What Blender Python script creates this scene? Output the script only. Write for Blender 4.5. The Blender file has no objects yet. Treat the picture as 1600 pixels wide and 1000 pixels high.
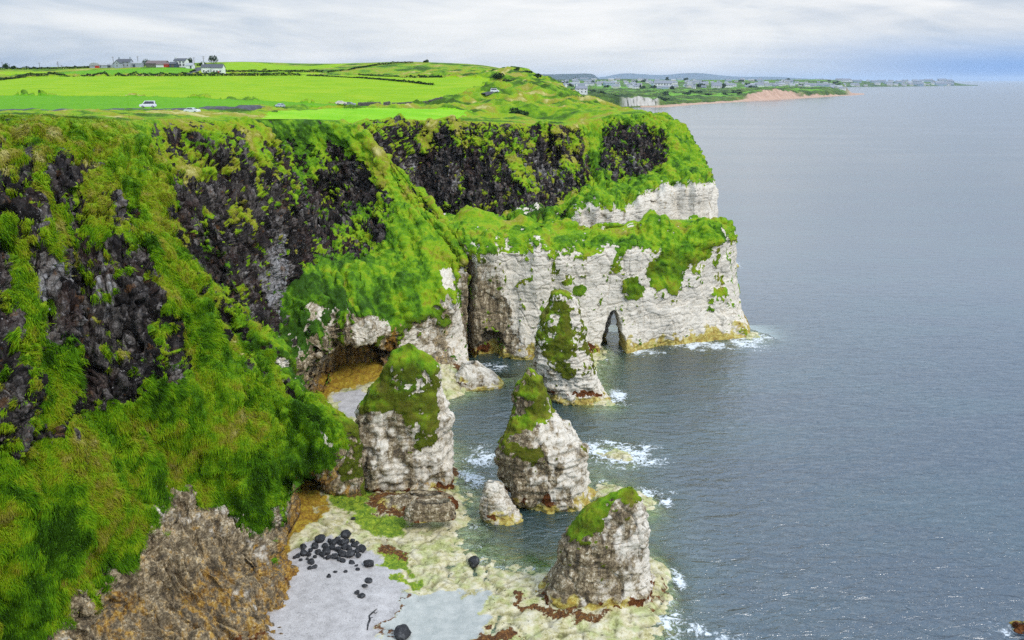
import bpy, math, random
import numpy as np
R = math.radians
C = bpy.context.scene.collection
SC = bpy.context.scene
rng = np.random.default_rng(7)
random.seed(7)
# ------------------------------------------------------------------ camera model (used to read plan positions off the survey of the bay)
F = 1350.0; H = 50.0
PIT = math.atan(375.0 / F)
SP, CP = math.sin(PIT), math.cos(PIT)
def P(u, v, Y):
    zc = -(v - 500) / F
    t = Y / (CP + zc * SP)
    return np.array([(u - 800) / F * t, Y, H + t * (-SP + zc * CP)])
def G(u, v, z=0.0):
    zc = -(v - 500) / F
    t = (z - H) / (-SP + zc * CP)
    return np.array([(u - 800) / F * t, t * (CP + zc * SP), z])
def proj(p):
    p = np.asarray(p, float)
    y, z = p[..., 1], p[..., 2] - H
    d = np.maximum(y * CP - z * SP, 0.1)
    up = y * SP + z * CP
    return 800 + F * p[..., 0] / d, 500 - F * up / d, d
# ------------------------------------------------------------------ noise
def _hash(ix, iy, iz, seed):
    h = (ix.astype(np.uint32) * np.uint32(374761393) + iy.astype(np.uint32) * np.uint32(668265263)
         + iz.astype(np.uint32) * np.uint32(2147483647) + np.uint32(seed * 1274126177 & 0xffffffff))
    h = (h ^ (h >> np.uint32(13))) * np.uint32(1274126177)
    h = (h ^ (h >> np.uint32(16))) * np.uint32(2246822519)
    return h ^ (h >> np.uint32(15))
_GR = np.array([[1,1,0],[-1,1,0],[1,-1,0],[-1,-1,0],[1,0,1],[-1,0,1],[1,0,-1],[-1,0,-1],
                [0,1,1],[0,-1,1],[0,1,-1],[0,-1,-1],[1,1,0],[-1,1,0],[0,-1,1],[0,-1,-1]], np.float32)
def _perlin(p, seed):
    i = np.floor(p).astype(np.int32); f = (p - i).astype(np.float32)
    w = f * f * f * (f * (f * 6 - 15) + 10)
    out = np.zeros(len(p), np.float32)
    for dx in (0, 1):
        wx = w[:, 0] if dx else 1 - w[:, 0]
        for dy in (0, 1):
            wy = w[:, 1] if dy else 1 - w[:, 1]
            for dz in (0, 1):
                wz = w[:, 2] if dz else 1 - w[:, 2]
                g = _GR[(_hash(i[:, 0] + dx, i[:, 1] + dy, i[:, 2] + dz, seed) & np.uint32(15)).astype(np.int64)]
                out += wx * wy * wz * (g[:, 0] * (f[:, 0] - dx) + g[:, 1] * (f[:, 1] - dy) + g[:, 2] * (f[:, 2] - dz))
    return out
def fbm(p, scale=1.0, octv=3, seed=0, gain=0.5, st=(1, 1, 1)):
    sh = p.shape[:-1]
    q = p.reshape(-1, 3) * (np.array(st) / scale)
    out = np.zeros(len(q), np.float32)
    for s in range(0, len(q), 200000):
        a = 1.0; qq = q[s:s + 200000].copy()
        for o in range(octv):
            out[s:s + 200000] += a * _perlin(qq, seed + o * 17)
            qq = qq * 2.03 + 3.1; a *= gain
    return out.reshape(sh)
def worley(p, scale=1.0, seed=0, st=(1, 1, 1)):
    sh = p.shape[:-1]
    q = p.reshape(-1, 3) * (np.array(st) / scale)
    f1 = np.full(len(q), 9.0, np.float32); f2 = f1.copy(); idn = np.zeros(len(q), np.float32)
    for s in range(0, len(q), 200000):
        k = slice(s, s + 200000)
        c = q[k]; i = np.floor(c).astype(np.int32); f = (c - i).astype(np.float32)
        a1 = np.full(len(c), 9.0, np.float32); a2 = a1.copy(); di = np.zeros(len(c), np.float32)
        for dx in (-1, 0, 1):
            for dy in (-1, 0, 1):
                for dz in (-1, 0, 1):
                    h = _hash(i[:, 0] + dx, i[:, 1] + dy, i[:, 2] + dz, seed)
                    jx = (h & np.uint32(1023)).astype(np.float32) / 1023
                    jy = ((h >> np.uint32(10)) & np.uint32(1023)).astype(np.float32) / 1023
                    jz = ((h >> np.uint32(20)) & np.uint32(1023)).astype(np.float32) / 1023
                    d = (dx + jx - f[:, 0]) ** 2 + (dy + jy - f[:, 1]) ** 2 + (dz + jz - f[:, 2]) ** 2
                    n = d < a1
                    a2 = np.where(n, a1, np.minimum(a2, d)); a1 = np.where(n, d, a1)
                    di = np.where(n, (jx + jy * 3 + jz * 7) % 1, di)
        f1[k] = np.sqrt(a1); f2[k] = np.sqrt(a2); idn[k] = di
    return f1.reshape(sh), f2.reshape(sh), idn.reshape(sh)
def sst(a, b, x):
    t = np.clip((x - a) / (b - a), 0, 1)
    return t * t * (3 - 2 * t)
# ------------------------------------------------------------------ mesh helpers
def tag(o, label=None, cat=None, group=None, kind=None):
    if label: o['label'] = label
    if cat: o['category'] = cat
    if group: o['group'] = group
    if kind: o['kind'] = kind
    return o
def mesh_np(name, co, faces, mats, parent=None, attrs=None, smooth=True, mi=None):
    """co (n,3), faces (m,k) int array or list of such arrays"""
    if not isinstance(faces, list): faces = [faces]
    faces = [np.asarray(f, np.int32) for f in faces if len(f)]
    me = bpy.data.meshes.new(name)
    co = np.asarray(co, np.float32)
    me.vertices.add(len(co)); me.vertices.foreach_set('co', co.ravel())
    nl = sum(f.size for f in faces); nf = sum(len(f) for f in faces)
    me.loops.add(nl); me.polygons.add(nf)
    me.loops.foreach_set('vertex_index', np.concatenate([f.ravel() for f in faces]))
    tot = np.concatenate([np.full(len(f), f.shape[1], np.int32) for f in faces])
    st = np.concatenate([[0], np.cumsum(tot)[:-1]]).astype(np.int32)
    me.polygons.foreach_set('loop_start', st)
    me.polygons.foreach_set('use_smooth', np.full(nf, smooth))
    for m in (mats if isinstance(mats, (list, tuple)) else [mats]): me.materials.append(m)
    if mi is not None: me.polygons.foreach_set('material_index', np.asarray(mi, np.int32))
    for k, a in (attrs or {}).items():
        a = np.asarray(a, np.float32)
        if a.ndim == 2:
            if a.shape[1] == 3: a = np.concatenate([a, np.ones((len(a), 1), np.float32)], 1)
            at = me.attributes.new(k, 'FLOAT_COLOR', 'POINT'); at.data.foreach_set('color', a.ravel())
        else:
            at = me.attributes.new(k, 'FLOAT', 'POINT'); at.data.foreach_set('value', a.ravel())
    me.update(calc_edges=True); me.validate()
    o = bpy.data.objects.new(name, me); C.objects.link(o)
    if parent: o.parent = parent
    return o
def empty(name, loc=(0, 0, 0), rz=0.0):
    o = bpy.data.objects.new(name, None); C.objects.link(o)
    o.location = loc; o.rotation_euler = (0, 0, rz); o.empty_display_size = 0.3
    return o
def grid_faces(n, m, off=0, wrap=False):
    i = np.arange(n if wrap else n - 1); j = np.arange(m - 1)
    I, J = np.meshgrid(i, j, indexing='ij')
    I2 = (I + 1) % n
    return (np.stack([I * m + J, I2 * m + J, I2 * m + J + 1, I * m + J + 1], -1).reshape(-1, 4) + off)
class MB:
    """collects boxes, prisms and tubes into ONE mesh"""
    def __init__(s): s.v = []; s.q = []; s.t = []; s.n = 0; s.mq = []; s.mt = []
    def add(s, co, quads=(), tris=(), mi=0):
        co = np.asarray(co, float).reshape(-1, 3)
        s.v.append(co)
        for f in quads: s.q.append([a + s.n for a in f]); s.mq.append(mi)
        for f in tris: s.t.append([a + s.n for a in f]); s.mt.append(mi)
        s.n += len(co)
    def box(s, x0, y0, z0, x1, y1, z1, mi=0):
        c = [(x0,y0,z0),(x1,y0,z0),(x1,y1,z0),(x0,y1,z0),(x0,y0,z1),(x1,y0,z1),(x1,y1,z1),(x0,y1,z1)]
        s.add(c, [(3,2,1,0),(4,5,6,7),(0,1,5,4),(1,2,6,5),(2,3,7,6),(3,0,4,7)], mi=mi)
    def gable(s, x0, y0, z0, x1, y1, z1, th=0.25, ov=0.3, mi=0):
        """roof with ridge along x from eaves z0 to ridge z1"""
        ym = (y0 + y1) / 2; a = []
        for x in (x0 - ov, x1 + ov):
            a += [(x, y0 - ov, z0 - 0.1), (x, ym, z1), (x, y1 + ov, z0 - 0.1), (x, ym, z1 + th), (x, y0 - ov, z0 - 0.1 + th), (x, y1 + ov, z0 - 0.1 + th)]
        s.add(a, [(0,6,10,4),(4,10,9,3),(3,9,11,5),(5,11,8,2),(2,8,7,1),(1,7,6,0),(0,4,3,1),(1,3,5,2),(6,7,9,10),(7,8,11,9)], mi=mi)
    def gwall(s, x0, y0, z0, x1, y1, z1, zr, mi=0):
        """house walls with gable ends (ridge along x)"""
        ym = (y0 + y1) / 2
        c = [(x0,y0,z0),(x1,y0,z0),(x1,y1,z0),(x0,y1,z0),(x0,y0,z1),(x1,y0,z1),(x1,y1,z1),(x0,y1,z1),(x0,ym,zr),(x1,ym,zr)]
        s.add(c, [(0,1,5,4),(2,3,7,6),(1,2,6,5),(3,0,4,7),(4,5,9,8),(6,7,8,9)], [(5,6,9),(7,4,8)], mi=mi)
    def tube(s, pts, r, n=6, mi=0):
        pts = np.asarray(pts, float); rr = np.broadcast_to(np.asarray(r, float), (len(pts),))
        co = []
        for k, p in enumerate(pts):
            d = pts[min(k + 1, len(pts) - 1)] - pts[max(k - 1, 0)]; d /= np.linalg.norm(d) + 1e-9
            a = np.cross(d, [0.1, 0.2, 1] if abs(d[2]) < 0.9 else [1, 0, 0.1]); a /= np.linalg.norm(a); b = np.cross(d, a)
            for j in range(n):
                t = 2 * math.pi * j / n
                co.append(p + rr[k] * (a * math.cos(t) + b * math.sin(t)))
        q = [(k*n+j, k*n+(j+1) % n, (k+1)*n+(j+1) % n, (k+1)*n+j) for k in range(len(pts)-1) for j in range(n)]
        tr = [(0, (j+1), j) if False else (0, j + 1, j) for j in range(1, n - 1)]
        e = (len(pts) - 1) * n
        tr += [(e, e + j, e + j + 1) for j in range(1, n - 1)]
        s.add(co, q, tr, mi=mi)
    def build(s, name, mats, parent=None, smooth=False, attrs=None):
        return mesh_np(name, np.concatenate(s.v), [np.array(s.q, np.int32).reshape(-1, 4), np.array(s.t, np.int32).reshape(-1, 3)], mats, parent,
                       smooth=smooth, mi=s.mq + s.mt, attrs=attrs)
def grid_normals(A):
    """A (n,m,3) -> unit normals"""
    du = np.gradient(A, axis=0); dv = np.gradient(A, axis=1)
    n = np.cross(du, dv); l = np.linalg.norm(n, axis=-1, keepdims=True)
    return n / np.maximum(l, 1e-9)
def catmull(Pn, cnt, lin=0.0):
    """Pn (n,...) control rows, cnt[i] samples in span i -> sampled along axis 0"""
    n = len(Pn); out = []
    for i in range(n - 1):
        p0, p1, p2, p3 = Pn[max(i-1, 0)], Pn[i], Pn[i+1], Pn[min(i+2, n-1)]
        # limit tangents against overshoot
        m1 = (p2 - p0) * 0.5; m2 = (p3 - p1) * 0.5
        d = p2 - p1
        ln = np.linalg.norm(d, axis=-1, keepdims=True) if d.ndim > 1 else np.abs(d)
        for m in (m1, m2):
            lm = np.linalg.norm(m, axis=-1, keepdims=True) if d.ndim > 1 else np.abs(m)
            m *= np.minimum(1.0, 1.1 * ln / np.maximum(lm, 1e-6))
        t = np.arange(cnt[i]) / cnt[i]
        t = t.reshape((-1,) + (1,) * p1.ndim)
        h = ((2*t**3 - 3*t**2 + 1) * p1 + (t**3 - 2*t**2 + t) * m1 + (-2*t**3 + 3*t**2) * p2 + (t**3 - t**2) * m2)
        l = p1 + (p2 - p1) * t
        out.append(h * (1 - lin) + l * lin)
    out.append(Pn[-1][None])
    return np.concatenate(out, 0)
class TPS:
    def __init__(s, pts, smooth=0.0):
        p = np.asarray(pts, float); s.c = p[:, :2]; s.sc = np.abs(s.c).max(); x = s.c / s.sc
        n = len(p); K = s._k(x, x) + smooth * np.eye(n); Q = np.concatenate([np.ones((n, 1)), x], 1)
        A = np.zeros((n + 3, n + 3)); A[:n, :n] = K; A[:n, n:] = Q; A[n:, :n] = Q.T
        s.w = np.linalg.solve(A, np.concatenate([p[:, 2], np.zeros(3)])); s.x = x
    def _k(s, a, b):
        d2 = ((a[:, None, :] - b[None]) ** 2).sum(-1)
        return 0.5 * d2 * np.log(d2 + 1e-12)
    def __call__(s, x, y):
        q = np.stack([np.ravel(x), np.ravel(y)], 1) / s.sc
        out = np.empty(len(q))
        for k in range(0, len(q), 50000):
            a = q[k:k+50000]
            out[k:k+50000] = s._k(a, s.x) @ s.w[:-3] + s.w[-3] + a @ s.w[-2:]
        return out.reshape(np.shape(x))
def in_poly(x, y, poly):
    ins = np.zeros(np.shape(x), bool); n = len(poly)
    for i in range(n):
        x1, y1 = poly[i][:2]; x2, y2 = poly[(i+1) % n][:2]
        c = ((y1 > y) != (y2 > y)) & (x < (x2 - x1) * (y - y1) / ((y2 - y1) if y2 != y1 else 1e-9) + x1)
        ins ^= c
    return ins
# ------------------------------------------------------------------ materials
class NT:
    def __init__(s, name):
        s.m = bpy.data.materials.new(name); s.m.use_nodes = True; s.t = s.m.node_tree; s.t.nodes.clear()
    def n(s, ty, **kw):
        nd = s.t.nodes.new(ty)
        for k, v in kw.items():
            if k[0] == '_': nd.inputs[k[1:].replace('__', ' ')].default_value = v
            else: setattr(nd, k, v)
        return nd
    def l(s, a, b): s.t.links.new(a, b); return s
    def attr(s, name): return s.n('ShaderNodeAttribute', attribute_name=name)
    def sep(s, col):
        nd = s.n('ShaderNodeSeparateColor'); s.l(col, nd.inputs[0]); return nd.outputs
    def noise(s, vec, scale, detail=3, rough=0.55, dist=0.0):
        nd = s.n('ShaderNodeTexNoise'); nd.inputs['Scale'].default_value = scale; nd.inputs['Detail'].default_value = detail
        nd.inputs['Roughness'].default_value = rough; nd.inputs['Distortion'].default_value = dist
        if vec is not None: s.l(vec, nd.inputs['Vector'])
        return nd.outputs['Fac']
    def mapping(s, vec, sc=(1,1,1), rot=(0,0,0)):
        nd = s.n('ShaderNodeMapping'); nd.inputs['Scale'].default_value = sc; nd.inputs['Rotation'].default_value = rot
        s.l(vec, nd.inputs['Vector']); return nd.outputs[0]
    def ramp(s, fac, stops, interp='LINEAR'):
        nd = s.n('ShaderNodeValToRGB'); nd.color_ramp.interpolation = interp
        el = nd.color_ramp.elements
        while len(el) > 1: el.remove(el[-1])
        for i, (p, c) in enumerate(stops):
            e = el[0] if i == 0 else el.new(p)
            e.position = p; e.color = (*c, 1) if len(c) == 3 else c
        s.l(fac, nd.inputs[0]); return nd.outputs[0]
    def mix(s, fac, a, b, mode='MIX'):
        nd = s.n('ShaderNodeMix', data_type='RGBA', blend_type=mode)
        for sock, x in ((nd.inputs[0], fac), (nd.inputs[6], a), (nd.inputs[7], b)):
            if isinstance(x, (int, float)): sock.default_value = x
            elif isinstance(x, tuple): sock.default_value = (*x, 1)
            else: s.l(x, sock)
        return nd.outputs[2]
    def math(s, op, a, b=None, c=None, clamp=False):
        nd = s.n('ShaderNodeMath', operation=op, use_clamp=clamp)
        for i, x in enumerate((a, b, c)):
            if x is None: continue
            if isinstance(x, (int, float)): nd.inputs[i].default_value = x
            else: s.l(x, nd.inputs[i])
        return nd.outputs[0]
    def mr(s, x, a, b, c=0.0, d=1.0, smooth=True):
        nd = s.n('ShaderNodeMapRange', interpolation_type='SMOOTHSTEP' if smooth else 'LINEAR')
        s.l(x, nd.inputs[0])
        for i, q in enumerate((a, b, c, d)): nd.inputs[i + 1].default_value = q
        return nd.outputs[0]
    def bump(s, h, strength, dist, prev=None):
        nd = s.n('ShaderNodeBump'); nd.inputs['Strength'].default_value = strength; nd.inputs['Distance'].default_value = dist
        s.l(h, nd.inputs['Height'])
        if prev is not None: s.l(prev, nd.inputs['Normal'])
        return nd.outputs[0]
    def out(s, col=None, rough=0.9, normal=None, spec=0.3, metal=0.0, **kw):
        b = s.n('ShaderNodeBsdfPrincipled'); o = s.n('ShaderNodeOutputMaterial')
        if isinstance(col, tuple): b.inputs['Base Color'].default_value = (*col, 1)
        elif col is not None: s.l(col, b.inputs['Base Color'])
        if isinstance(rough, float): b.inputs['Roughness'].default_value = rough
        else: s.l(rough, b.inputs['Roughness'])
        b.inputs['Specular IOR Level'].default_value = spec; b.inputs['Metallic'].default_value = metal
        if normal is not None: s.l(normal, b.inputs['Normal'])
        s.l(b.outputs[0], o.inputs[0]); s.b = b
        return s.m
def pos(t): return t.n('ShaderNodeNewGeometry').outputs['Position']
def objc(t): return t.n('ShaderNodeTexCoord').outputs['Object']
def grass_colour(t, vec, hue):
    """hue 0..1: 0 deep green .. 0.5 mid .. 1 straw/olive"""
    n1 = t.noise(vec, 0.28, 3, 0.6); n2 = t.noise(vec, 1.1, 3, 0.6); n3 = t.noise(vec, 6.0, 2, 0.6)
    x = t.math('ADD', t.math('MULTIPLY', n1, .75), t.math('MULTIPLY', n2, 0.8))
    x = t.math('ADD', x, t.math('MULTIPLY', n3, 0.3))
    x = t.math('ADD', t.math('SUBTRACT', x, .925), hue, clamp=True)
    return t.ramp(x, [(0.0, (0.034, 0.088, 0.007)), (0.2, (0.080, 0.20, 0.008)), (0.38, (0.165, 0.325, 0.009)), (0.54, (0.265, 0.385, 0.013)),
                      (0.7, (0.255, 0.26, 0.018)), (0.85, (0.34, 0.31, 0.055)), (1.0, (0.52, 0.47, 0.17))])
def make_cliff_mat(name='cliff_surface'):
    t = NT(name); p = pos(t)
    m = t.sep(t.attr('m').outputs['Color']); n = t.sep(t.attr('n').outputs['Color'])
    fine = t.noise(p, 5.0, 4, 0.7); mid = t.noise(p, 1.3, 4, 0.65); big = t.noise(p, 0.22, 3, 0.6)
    ps = t.mapping(p, (1.0, 1.0, 0.15)); streak = t.noise(ps, 1.6, 4, 0.65)
    pb = t.mapping(p, (0.22, 0.22, 1.6)); bed = t.noise(pb, 1.0, 4, 0.6, 0.8)
    wp = t.n('ShaderNodeVectorMath', operation='ADD'); t.l(p, wp.inputs[0]); wn = t.n('ShaderNodeTexNoise'); wn.inputs['Scale'].default_value = 1.2; wn.inputs['Detail'].default_value = 2; t.l(p, wn.inputs['Vector'])
    ws = t.n('ShaderNodeVectorMath', operation='SCALE'); t.l(wn.outputs['Color'], ws.inputs[0]); ws.inputs[3].default_value = .5; t.l(ws.outputs[0], wp.inputs[1])
    def vor(sc, scale, feat='F1'):
        nd = t.n('ShaderNodeTexVoronoi', feature=feat); nd.inputs['Scale'].default_value = scale; t.l(t.mapping(wp.outputs[0], sc), nd.inputs['Vector']); return nd
    pa = t.sep(t.attr('q').outputs['Color'])
    # dark basalt: jointed blocks, greyer and redder beds, pale lichen and bird lime
    v1 = t.sep(vor((1, 1, .13), .85).outputs['Color'])[0]; v2 = t.sep(vor((1, 1, .55), 2.6).outputs['Color'])[0]
    j1 = t.mr(vor((1, 1, .13), .85, 'DISTANCE_TO_EDGE').outputs['Distance'], .0, .07); j2 = t.mr(vor((1, 1, .55), 2.6, 'DISTANCE_TO_EDGE').outputs['Distance'], .0, .10)
    bx = t.math('ADD', t.math('ADD', t.math('MULTIPLY', v1, .42), t.math('MULTIPLY', v2, .20)), t.math('ADD', t.math('MULTIPLY', fine, .34), t.math('MULTIPLY', streak, .30)))
    bx = t.math('ADD', bx, t.math('MULTIPLY', pa[2], .42))
    bas = t.ramp(bx, [(0.40, (0.011, 0.0095, 0.0085)), (0.58, (0.031, 0.0262, 0.0235)), (0.74, (0.090, 0.077, 0.068)), (0.90, (0.23, 0.205, 0.185)), (1.0, (0.36, 0.345, 0.34))])
    bas = t.mix(t.mr(big, 0.50, 0.66, 0, 0.6), bas, t.mix(0.7, bas, (0.085, 0.042, 0.032)))
    bas = t.mix(t.math('MULTIPLY', t.mr(t.noise(p, .8, 3, .6), .60, .68), .45), bas, (0.22, .10, .03))
    jj = t.math('MULTIPLY', t.math('ADD', t.math('MULTIPLY', j1, .75), .25), t.math('ADD', t.math('MULTIPLY', j2, .55), .45))
    bas = t.mix(jj, (0.006, 0.005, 0.006), bas)
    lich = t.math('MULTIPLY', t.mr(t.noise(p, 4.2, 4, 0.8), 0.60, 0.66), t.mr(t.noise(p, .45, 3, .6), 0.46, 0.58))
    bas = t.mix(t.math('MULTIPLY', lich, 0.85), bas, (0.50, 0.47, 0.45))
    # chalk: cream white, weather stain in beds and runs, plus shade painted on left of stacks
    ck = t.ramp(t.math('ADD', t.math('MULTIPLY', bed, 0.3), t.math('MULTIPLY', fine, 0.72)),
                [(0.30, (0.19, 0.15, 0.09)), (0.38, (0.45, 0.38, 0.27)), (0.47, (0.69, 0.62, 0.505)), (0.7, (0.78, 0.725, 0.63))])
    cj = t.mr(vor((.45, .45, 1), 1.1, 'DISTANCE_TO_EDGE').outputs['Distance'], .0, .035); cgate = t.mr(mid, .42, .58)
    ck = t.mix(t.math('MULTIPLY', t.math('MULTIPLY', t.math('SUBTRACT', 1.0, cj), cgate), .75), ck, (.07, .06, .04))
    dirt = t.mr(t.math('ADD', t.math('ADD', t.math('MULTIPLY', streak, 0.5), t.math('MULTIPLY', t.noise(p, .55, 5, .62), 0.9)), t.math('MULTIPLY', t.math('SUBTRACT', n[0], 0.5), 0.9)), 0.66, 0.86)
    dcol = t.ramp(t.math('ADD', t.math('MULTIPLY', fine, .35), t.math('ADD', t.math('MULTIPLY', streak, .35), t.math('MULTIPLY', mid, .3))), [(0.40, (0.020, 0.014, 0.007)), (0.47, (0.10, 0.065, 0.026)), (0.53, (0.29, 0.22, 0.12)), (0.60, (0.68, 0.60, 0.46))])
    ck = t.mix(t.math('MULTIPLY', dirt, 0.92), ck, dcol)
    alg = t.ramp(t.math('ADD', t.math('MULTIPLY', mid, 0.7), t.math('MULTIPLY', fine, 0.35)),
                 [(0.30, (0.10, 0.055, 0.012)), (0.45, (0.34, 0.22, 0.035)), (0.56, (0.50, 0.41, 0.09)), (0.7, (0.64, 0.58, 0.30))])
    orange = t.ramp(t.math('ADD', t.math('MULTIPLY', streak, 0.6), t.math('MULTIPLY', fine, 0.45)),
                    [(0.36, (0.030, 0.014, 0.005)), (0.49, (0.16, 0.07, 0.010)), (0.59, (0.40, 0.22, 0.025)), (0.70, (0.56, 0.42, 0.16))])
    rock = t.mix(t.mr(t.math('ADD', m[1], t.math('MULTIPLY', t.math('SUBTRACT', mid, 0.5), 0.5)), 0.42, 0.58), bas, ck)
    rock = t.mix(t.mr(t.math('ADD', m[2], t.math('MULTIPLY', t.math('SUBTRACT', mid, 0.5), 0.7)), 0.35, 0.7, 0, 0.95), rock, alg)
    ow = t.math('ADD', t.math('MULTIPLY', t.math('SUBTRACT', mid, 0.5), 1.5), t.math('MULTIPLY', t.math('SUBTRACT', streak, 0.5), 1.2))
    rock = t.mix(t.mr(t.math('ADD', pa[0], ow), 0.38, 0.75, 0, 0.92), rock, orange)
    kelp = t.ramp(fine, [(0.35, (0.035, 0.012, 0.005)), (0.55, (0.14, 0.045, 0.012)), (0.72, (0.27, 0.13, 0.04))])
    rock = t.mix(t.mr(t.math('ADD', n[2], t.math('MULTIPLY', t.math('SUBTRACT', t.noise(p, 2.6, 4, 0.7), 0.5), 1.2)), 0.45, 0.6), rock, kelp)
    gcol = grass_colour(t, p, n[1])
    gcol = t.mix(t.math('MULTIPLY', pa[1], 0.85), gcol, t.ramp(fine, [(0.3, (0.035, 0.045, 0.006)), (0.7, (0.13, 0.13, 0.012))]))
    soil = t.mr(t.noise(p, .75, 4, .7), .62, .70); gcol = t.mix(t.math('MULTIPLY', soil, .55), gcol, (.06, .05, .012))
    gf = t.mr(t.math('ADD', m[0], t.math('MULTIPLY', t.math('SUBTRACT', fine, 0.5), 0.5)), 0.42, 0.58)
    col = t.mix(gf, rock, gcol)
    hgt = t.math('ADD', t.math('MULTIPLY', fine, 0.6), t.math('MULTIPLY', t.noise(p, 16.0, 3, 0.7), 0.4))
    bp = t.n('ShaderNodeBump'); bp.inputs['Strength'].default_value = .75; t.l(hgt, bp.inputs['Height']); t.l(t.math('MULTIPLY_ADD', t.math('MULTIPLY', m[1], t.math('SUBTRACT', 1.0, gf)), -.15, .28), bp.inputs['Distance']); nb = bp.outputs[0]
    return t.out(col, 0.92, nb, 0.15)
# ------------------------------------------------------------------ cliff coast: cross sections of the shore, near to far
# each section: cliff brink, foot of the grass lip, basalt face, basalt foot, grass slope, chalk brink, chalk face, chalk foot
GD = [1, .66, .32, .36, 1.0, .45, -.05, -.2]
CD = [0, 0, 0, 0, .55, 1, 1, 1]
ST = []
def S(*p, g=None, c=None, o=None, d=None, w=None, back=2.0):
    pts = [np.array(q[1:], float) if q[0] == 'w' else P(*q) for q in p]
    r = pts[0]; away = np.array([r[0], r[1], 0]); away /= np.linalg.norm(away)
    if back < 0:
        for k, dz in ((0, -2.6), (1, -2.0), (2, -1.2), (3, -.6)): pts[k] = pts[k] + np.array([0, 0, dz])
        if pts[0][0] < -13:
            for k, dz in ((0, -4), (1, -4), (2, -3.5), (3, -2.5), (4, -1.5)): pts[k] = pts[k] + np.array([0, 0, dz])
        r = pts[0]; r0 = r - away * 7 + np.array([0, 0, -2.5])
    else: r0 = r + away * (back if back > 3 else 6.0) + np.array([0, 0, -1.2 if back > 3 else -0.6])
    f = pts[-1]; r9 = f + np.array([0, 0, -4.0])
    A = np.array([r0] + pts + [r9])
    fill = lambda a, dflt: np.array([(a or dflt)[0]] + list(a or dflt) + [(a or dflt)[-1]], float)
    ST.append((A, np.stack([fill(g, GD), fill(c, CD), fill(o, [0] * 8), fill(d, [.4] * 8), fill(w, [0.5] * 8)], 1)))
NO = [0, 0, 0, 0, 0, .26, .40, .54]          # rust and orange stain on the near chalk
HW = [.60, .60, .57, .56, .57, .54, .46, .4]   # grass hue near
S((-420,190,78), (-400,330,56), (-400,520,48), (-390,760,42), (-300,950,40), (-250,1150,40), (-220,1300,41), (-150,1500,42), o=NO, w=HW, d=[.4]*5+[.74,.84,.84], back=14)
S((-200,187,88), (-190,310,61), (-180,510,55), (-170,730,49), (-110,910,46), (-70,1090,45), (0,1200,47), (90,1380,48), o=NO, w=HW, d=[.4]*5+[.74,.84,.84], back=14)
S((0,184,97), (0,285,70), (5,490,63), (15,690,58), (25,850,54), (60,975,53), (130,1080,54), (220,1220,54), g=[1,.55,.22,.2,1,.45,-.1,-.2], o=NO, w=HW, d=[.4]*5+[.74,.84,.84], back=14)
S((90,185,103), (100,265,80), (110,430,74), (100,660,65), (140,790,62), (165,885,61.5), (220,985,62), (400,1130,60.5), g=[1,.52,.2,.15,1,.45,-.1,-.2], o=NO, w=HW, d=[.4]*5+[.74,.84,.84], back=14)
S((140,187,107), (170,280,87), (195,430,80), (205,590,73), (235,700,72), (255,775,72), (300,900,69), (448,1040,67), g=[1,.55,.22,.3,1,.4,-.1,-.2], o=NO, w=HW, d=[.4]*5+[.66,.80,.8], back=14)
S((168,188,110), (215,285,91), (250,410,85), (285,550,80), (310,670,77), (312,745,76.5), (355,860,72.5), (468,975,72), g=[1,.8,.6,.65,1,.4,-.1,-.2], o=NO, w=HW, d=[.4]*5+[.55,.75,.78], back=14)
S((185,189,112), (240,290,95), (280,410,90), (335,540,86), (385,670,82), (396,800,78), (422,878,75.3), (464,945,75), g=[1,1,.9,.95,1,.7,-.05,-.2], o=[0,0,0,0,0,.1,.4,.7], w=[.62,.66,.62,.58,.5,.4,.3,.4], d=[.4]*5+[.66,.78,.8], back=14)
S((195,190,115), (252,292,98), (292,415,93.5), (365,525,92), (425,620,90.5), (455,735,90), (436,790,93), (418,866,84.8), g=[1,1,.85,.95,1,.9,-.2,-.3], o=[0,0,0,0,0,.4,1,1], d=[.4]*5+[.7,.9,.6], w=[.6,.66,.62,.55,.4,.2,.3,.4], back=14)
S((200,190,118), (258,290,101), (298,412,97), (372,522,95), (450,628,93), (500,722,92), (490,765,96), (500,822,92), g=[1,1,.8,.95,1,.9,-.2,-.3], o=[0,0,0,0,0,.5,.9,.8], d=[.4]*5+[.7,.9,.6], w=[.6,.66,.62,.55,.4,.2,.3,.4], back=14)
S((205,190,119), (262,288,104), (303,410,100), (376,522,98), (462,634,95.5), (522,657,97), (540,690,98), (560,790,96), g=[1,.9,.45,.6,1,1,.6,-.2], back=14)
S((206,190,122), (254,284,114), (296,402,111), (368,518,108), (446,630,105), (515,660,101), (512,700,105), (512,740,107), g=[1,.6,.15,.25,.8,.9,.3,-.2], d=[.4]*5+[.78,.82,.8], back=14)
S((245,187,127), (290,245,125), (338,350,119), (392,490,113), (432,560,112), (452,606,114), (455,640,117), (462,668,118), g=[1,.5,.25,.02,.8,.7,.2,-.2], w=[.6,.62,.6,.4,.25,.15,.3,.4], back=14)
S((330,185,142), (395,213,141), (440,330,134), (440,440,128), (445,525,124), (465,575,122), (470,612,124), (486,645,126), g=[1,.75,.22,.0,.95,.5,.2,-.2], w=[.6,.62,.6,.4,.22,.22,.3,.4], d=[.4]*5+[.78,.82,.8], o=[0,0,0,0,0,.2,.4,.8], back=14)
S((380,186,150), (418,224,149), (474,302,146), (482,400,140), (500,465,133), (515,520,130), (512,565,131), (512,625,131), g=[1,1,.3,.1,1,.45,.15,-.2], w=[.68,.72,.6,.4,.25,.2,.3,.4], o=[0,0,0,0,0,.2,.4,.9], d=[.4]*5+[.75,.85,.8], back=14)
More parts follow.
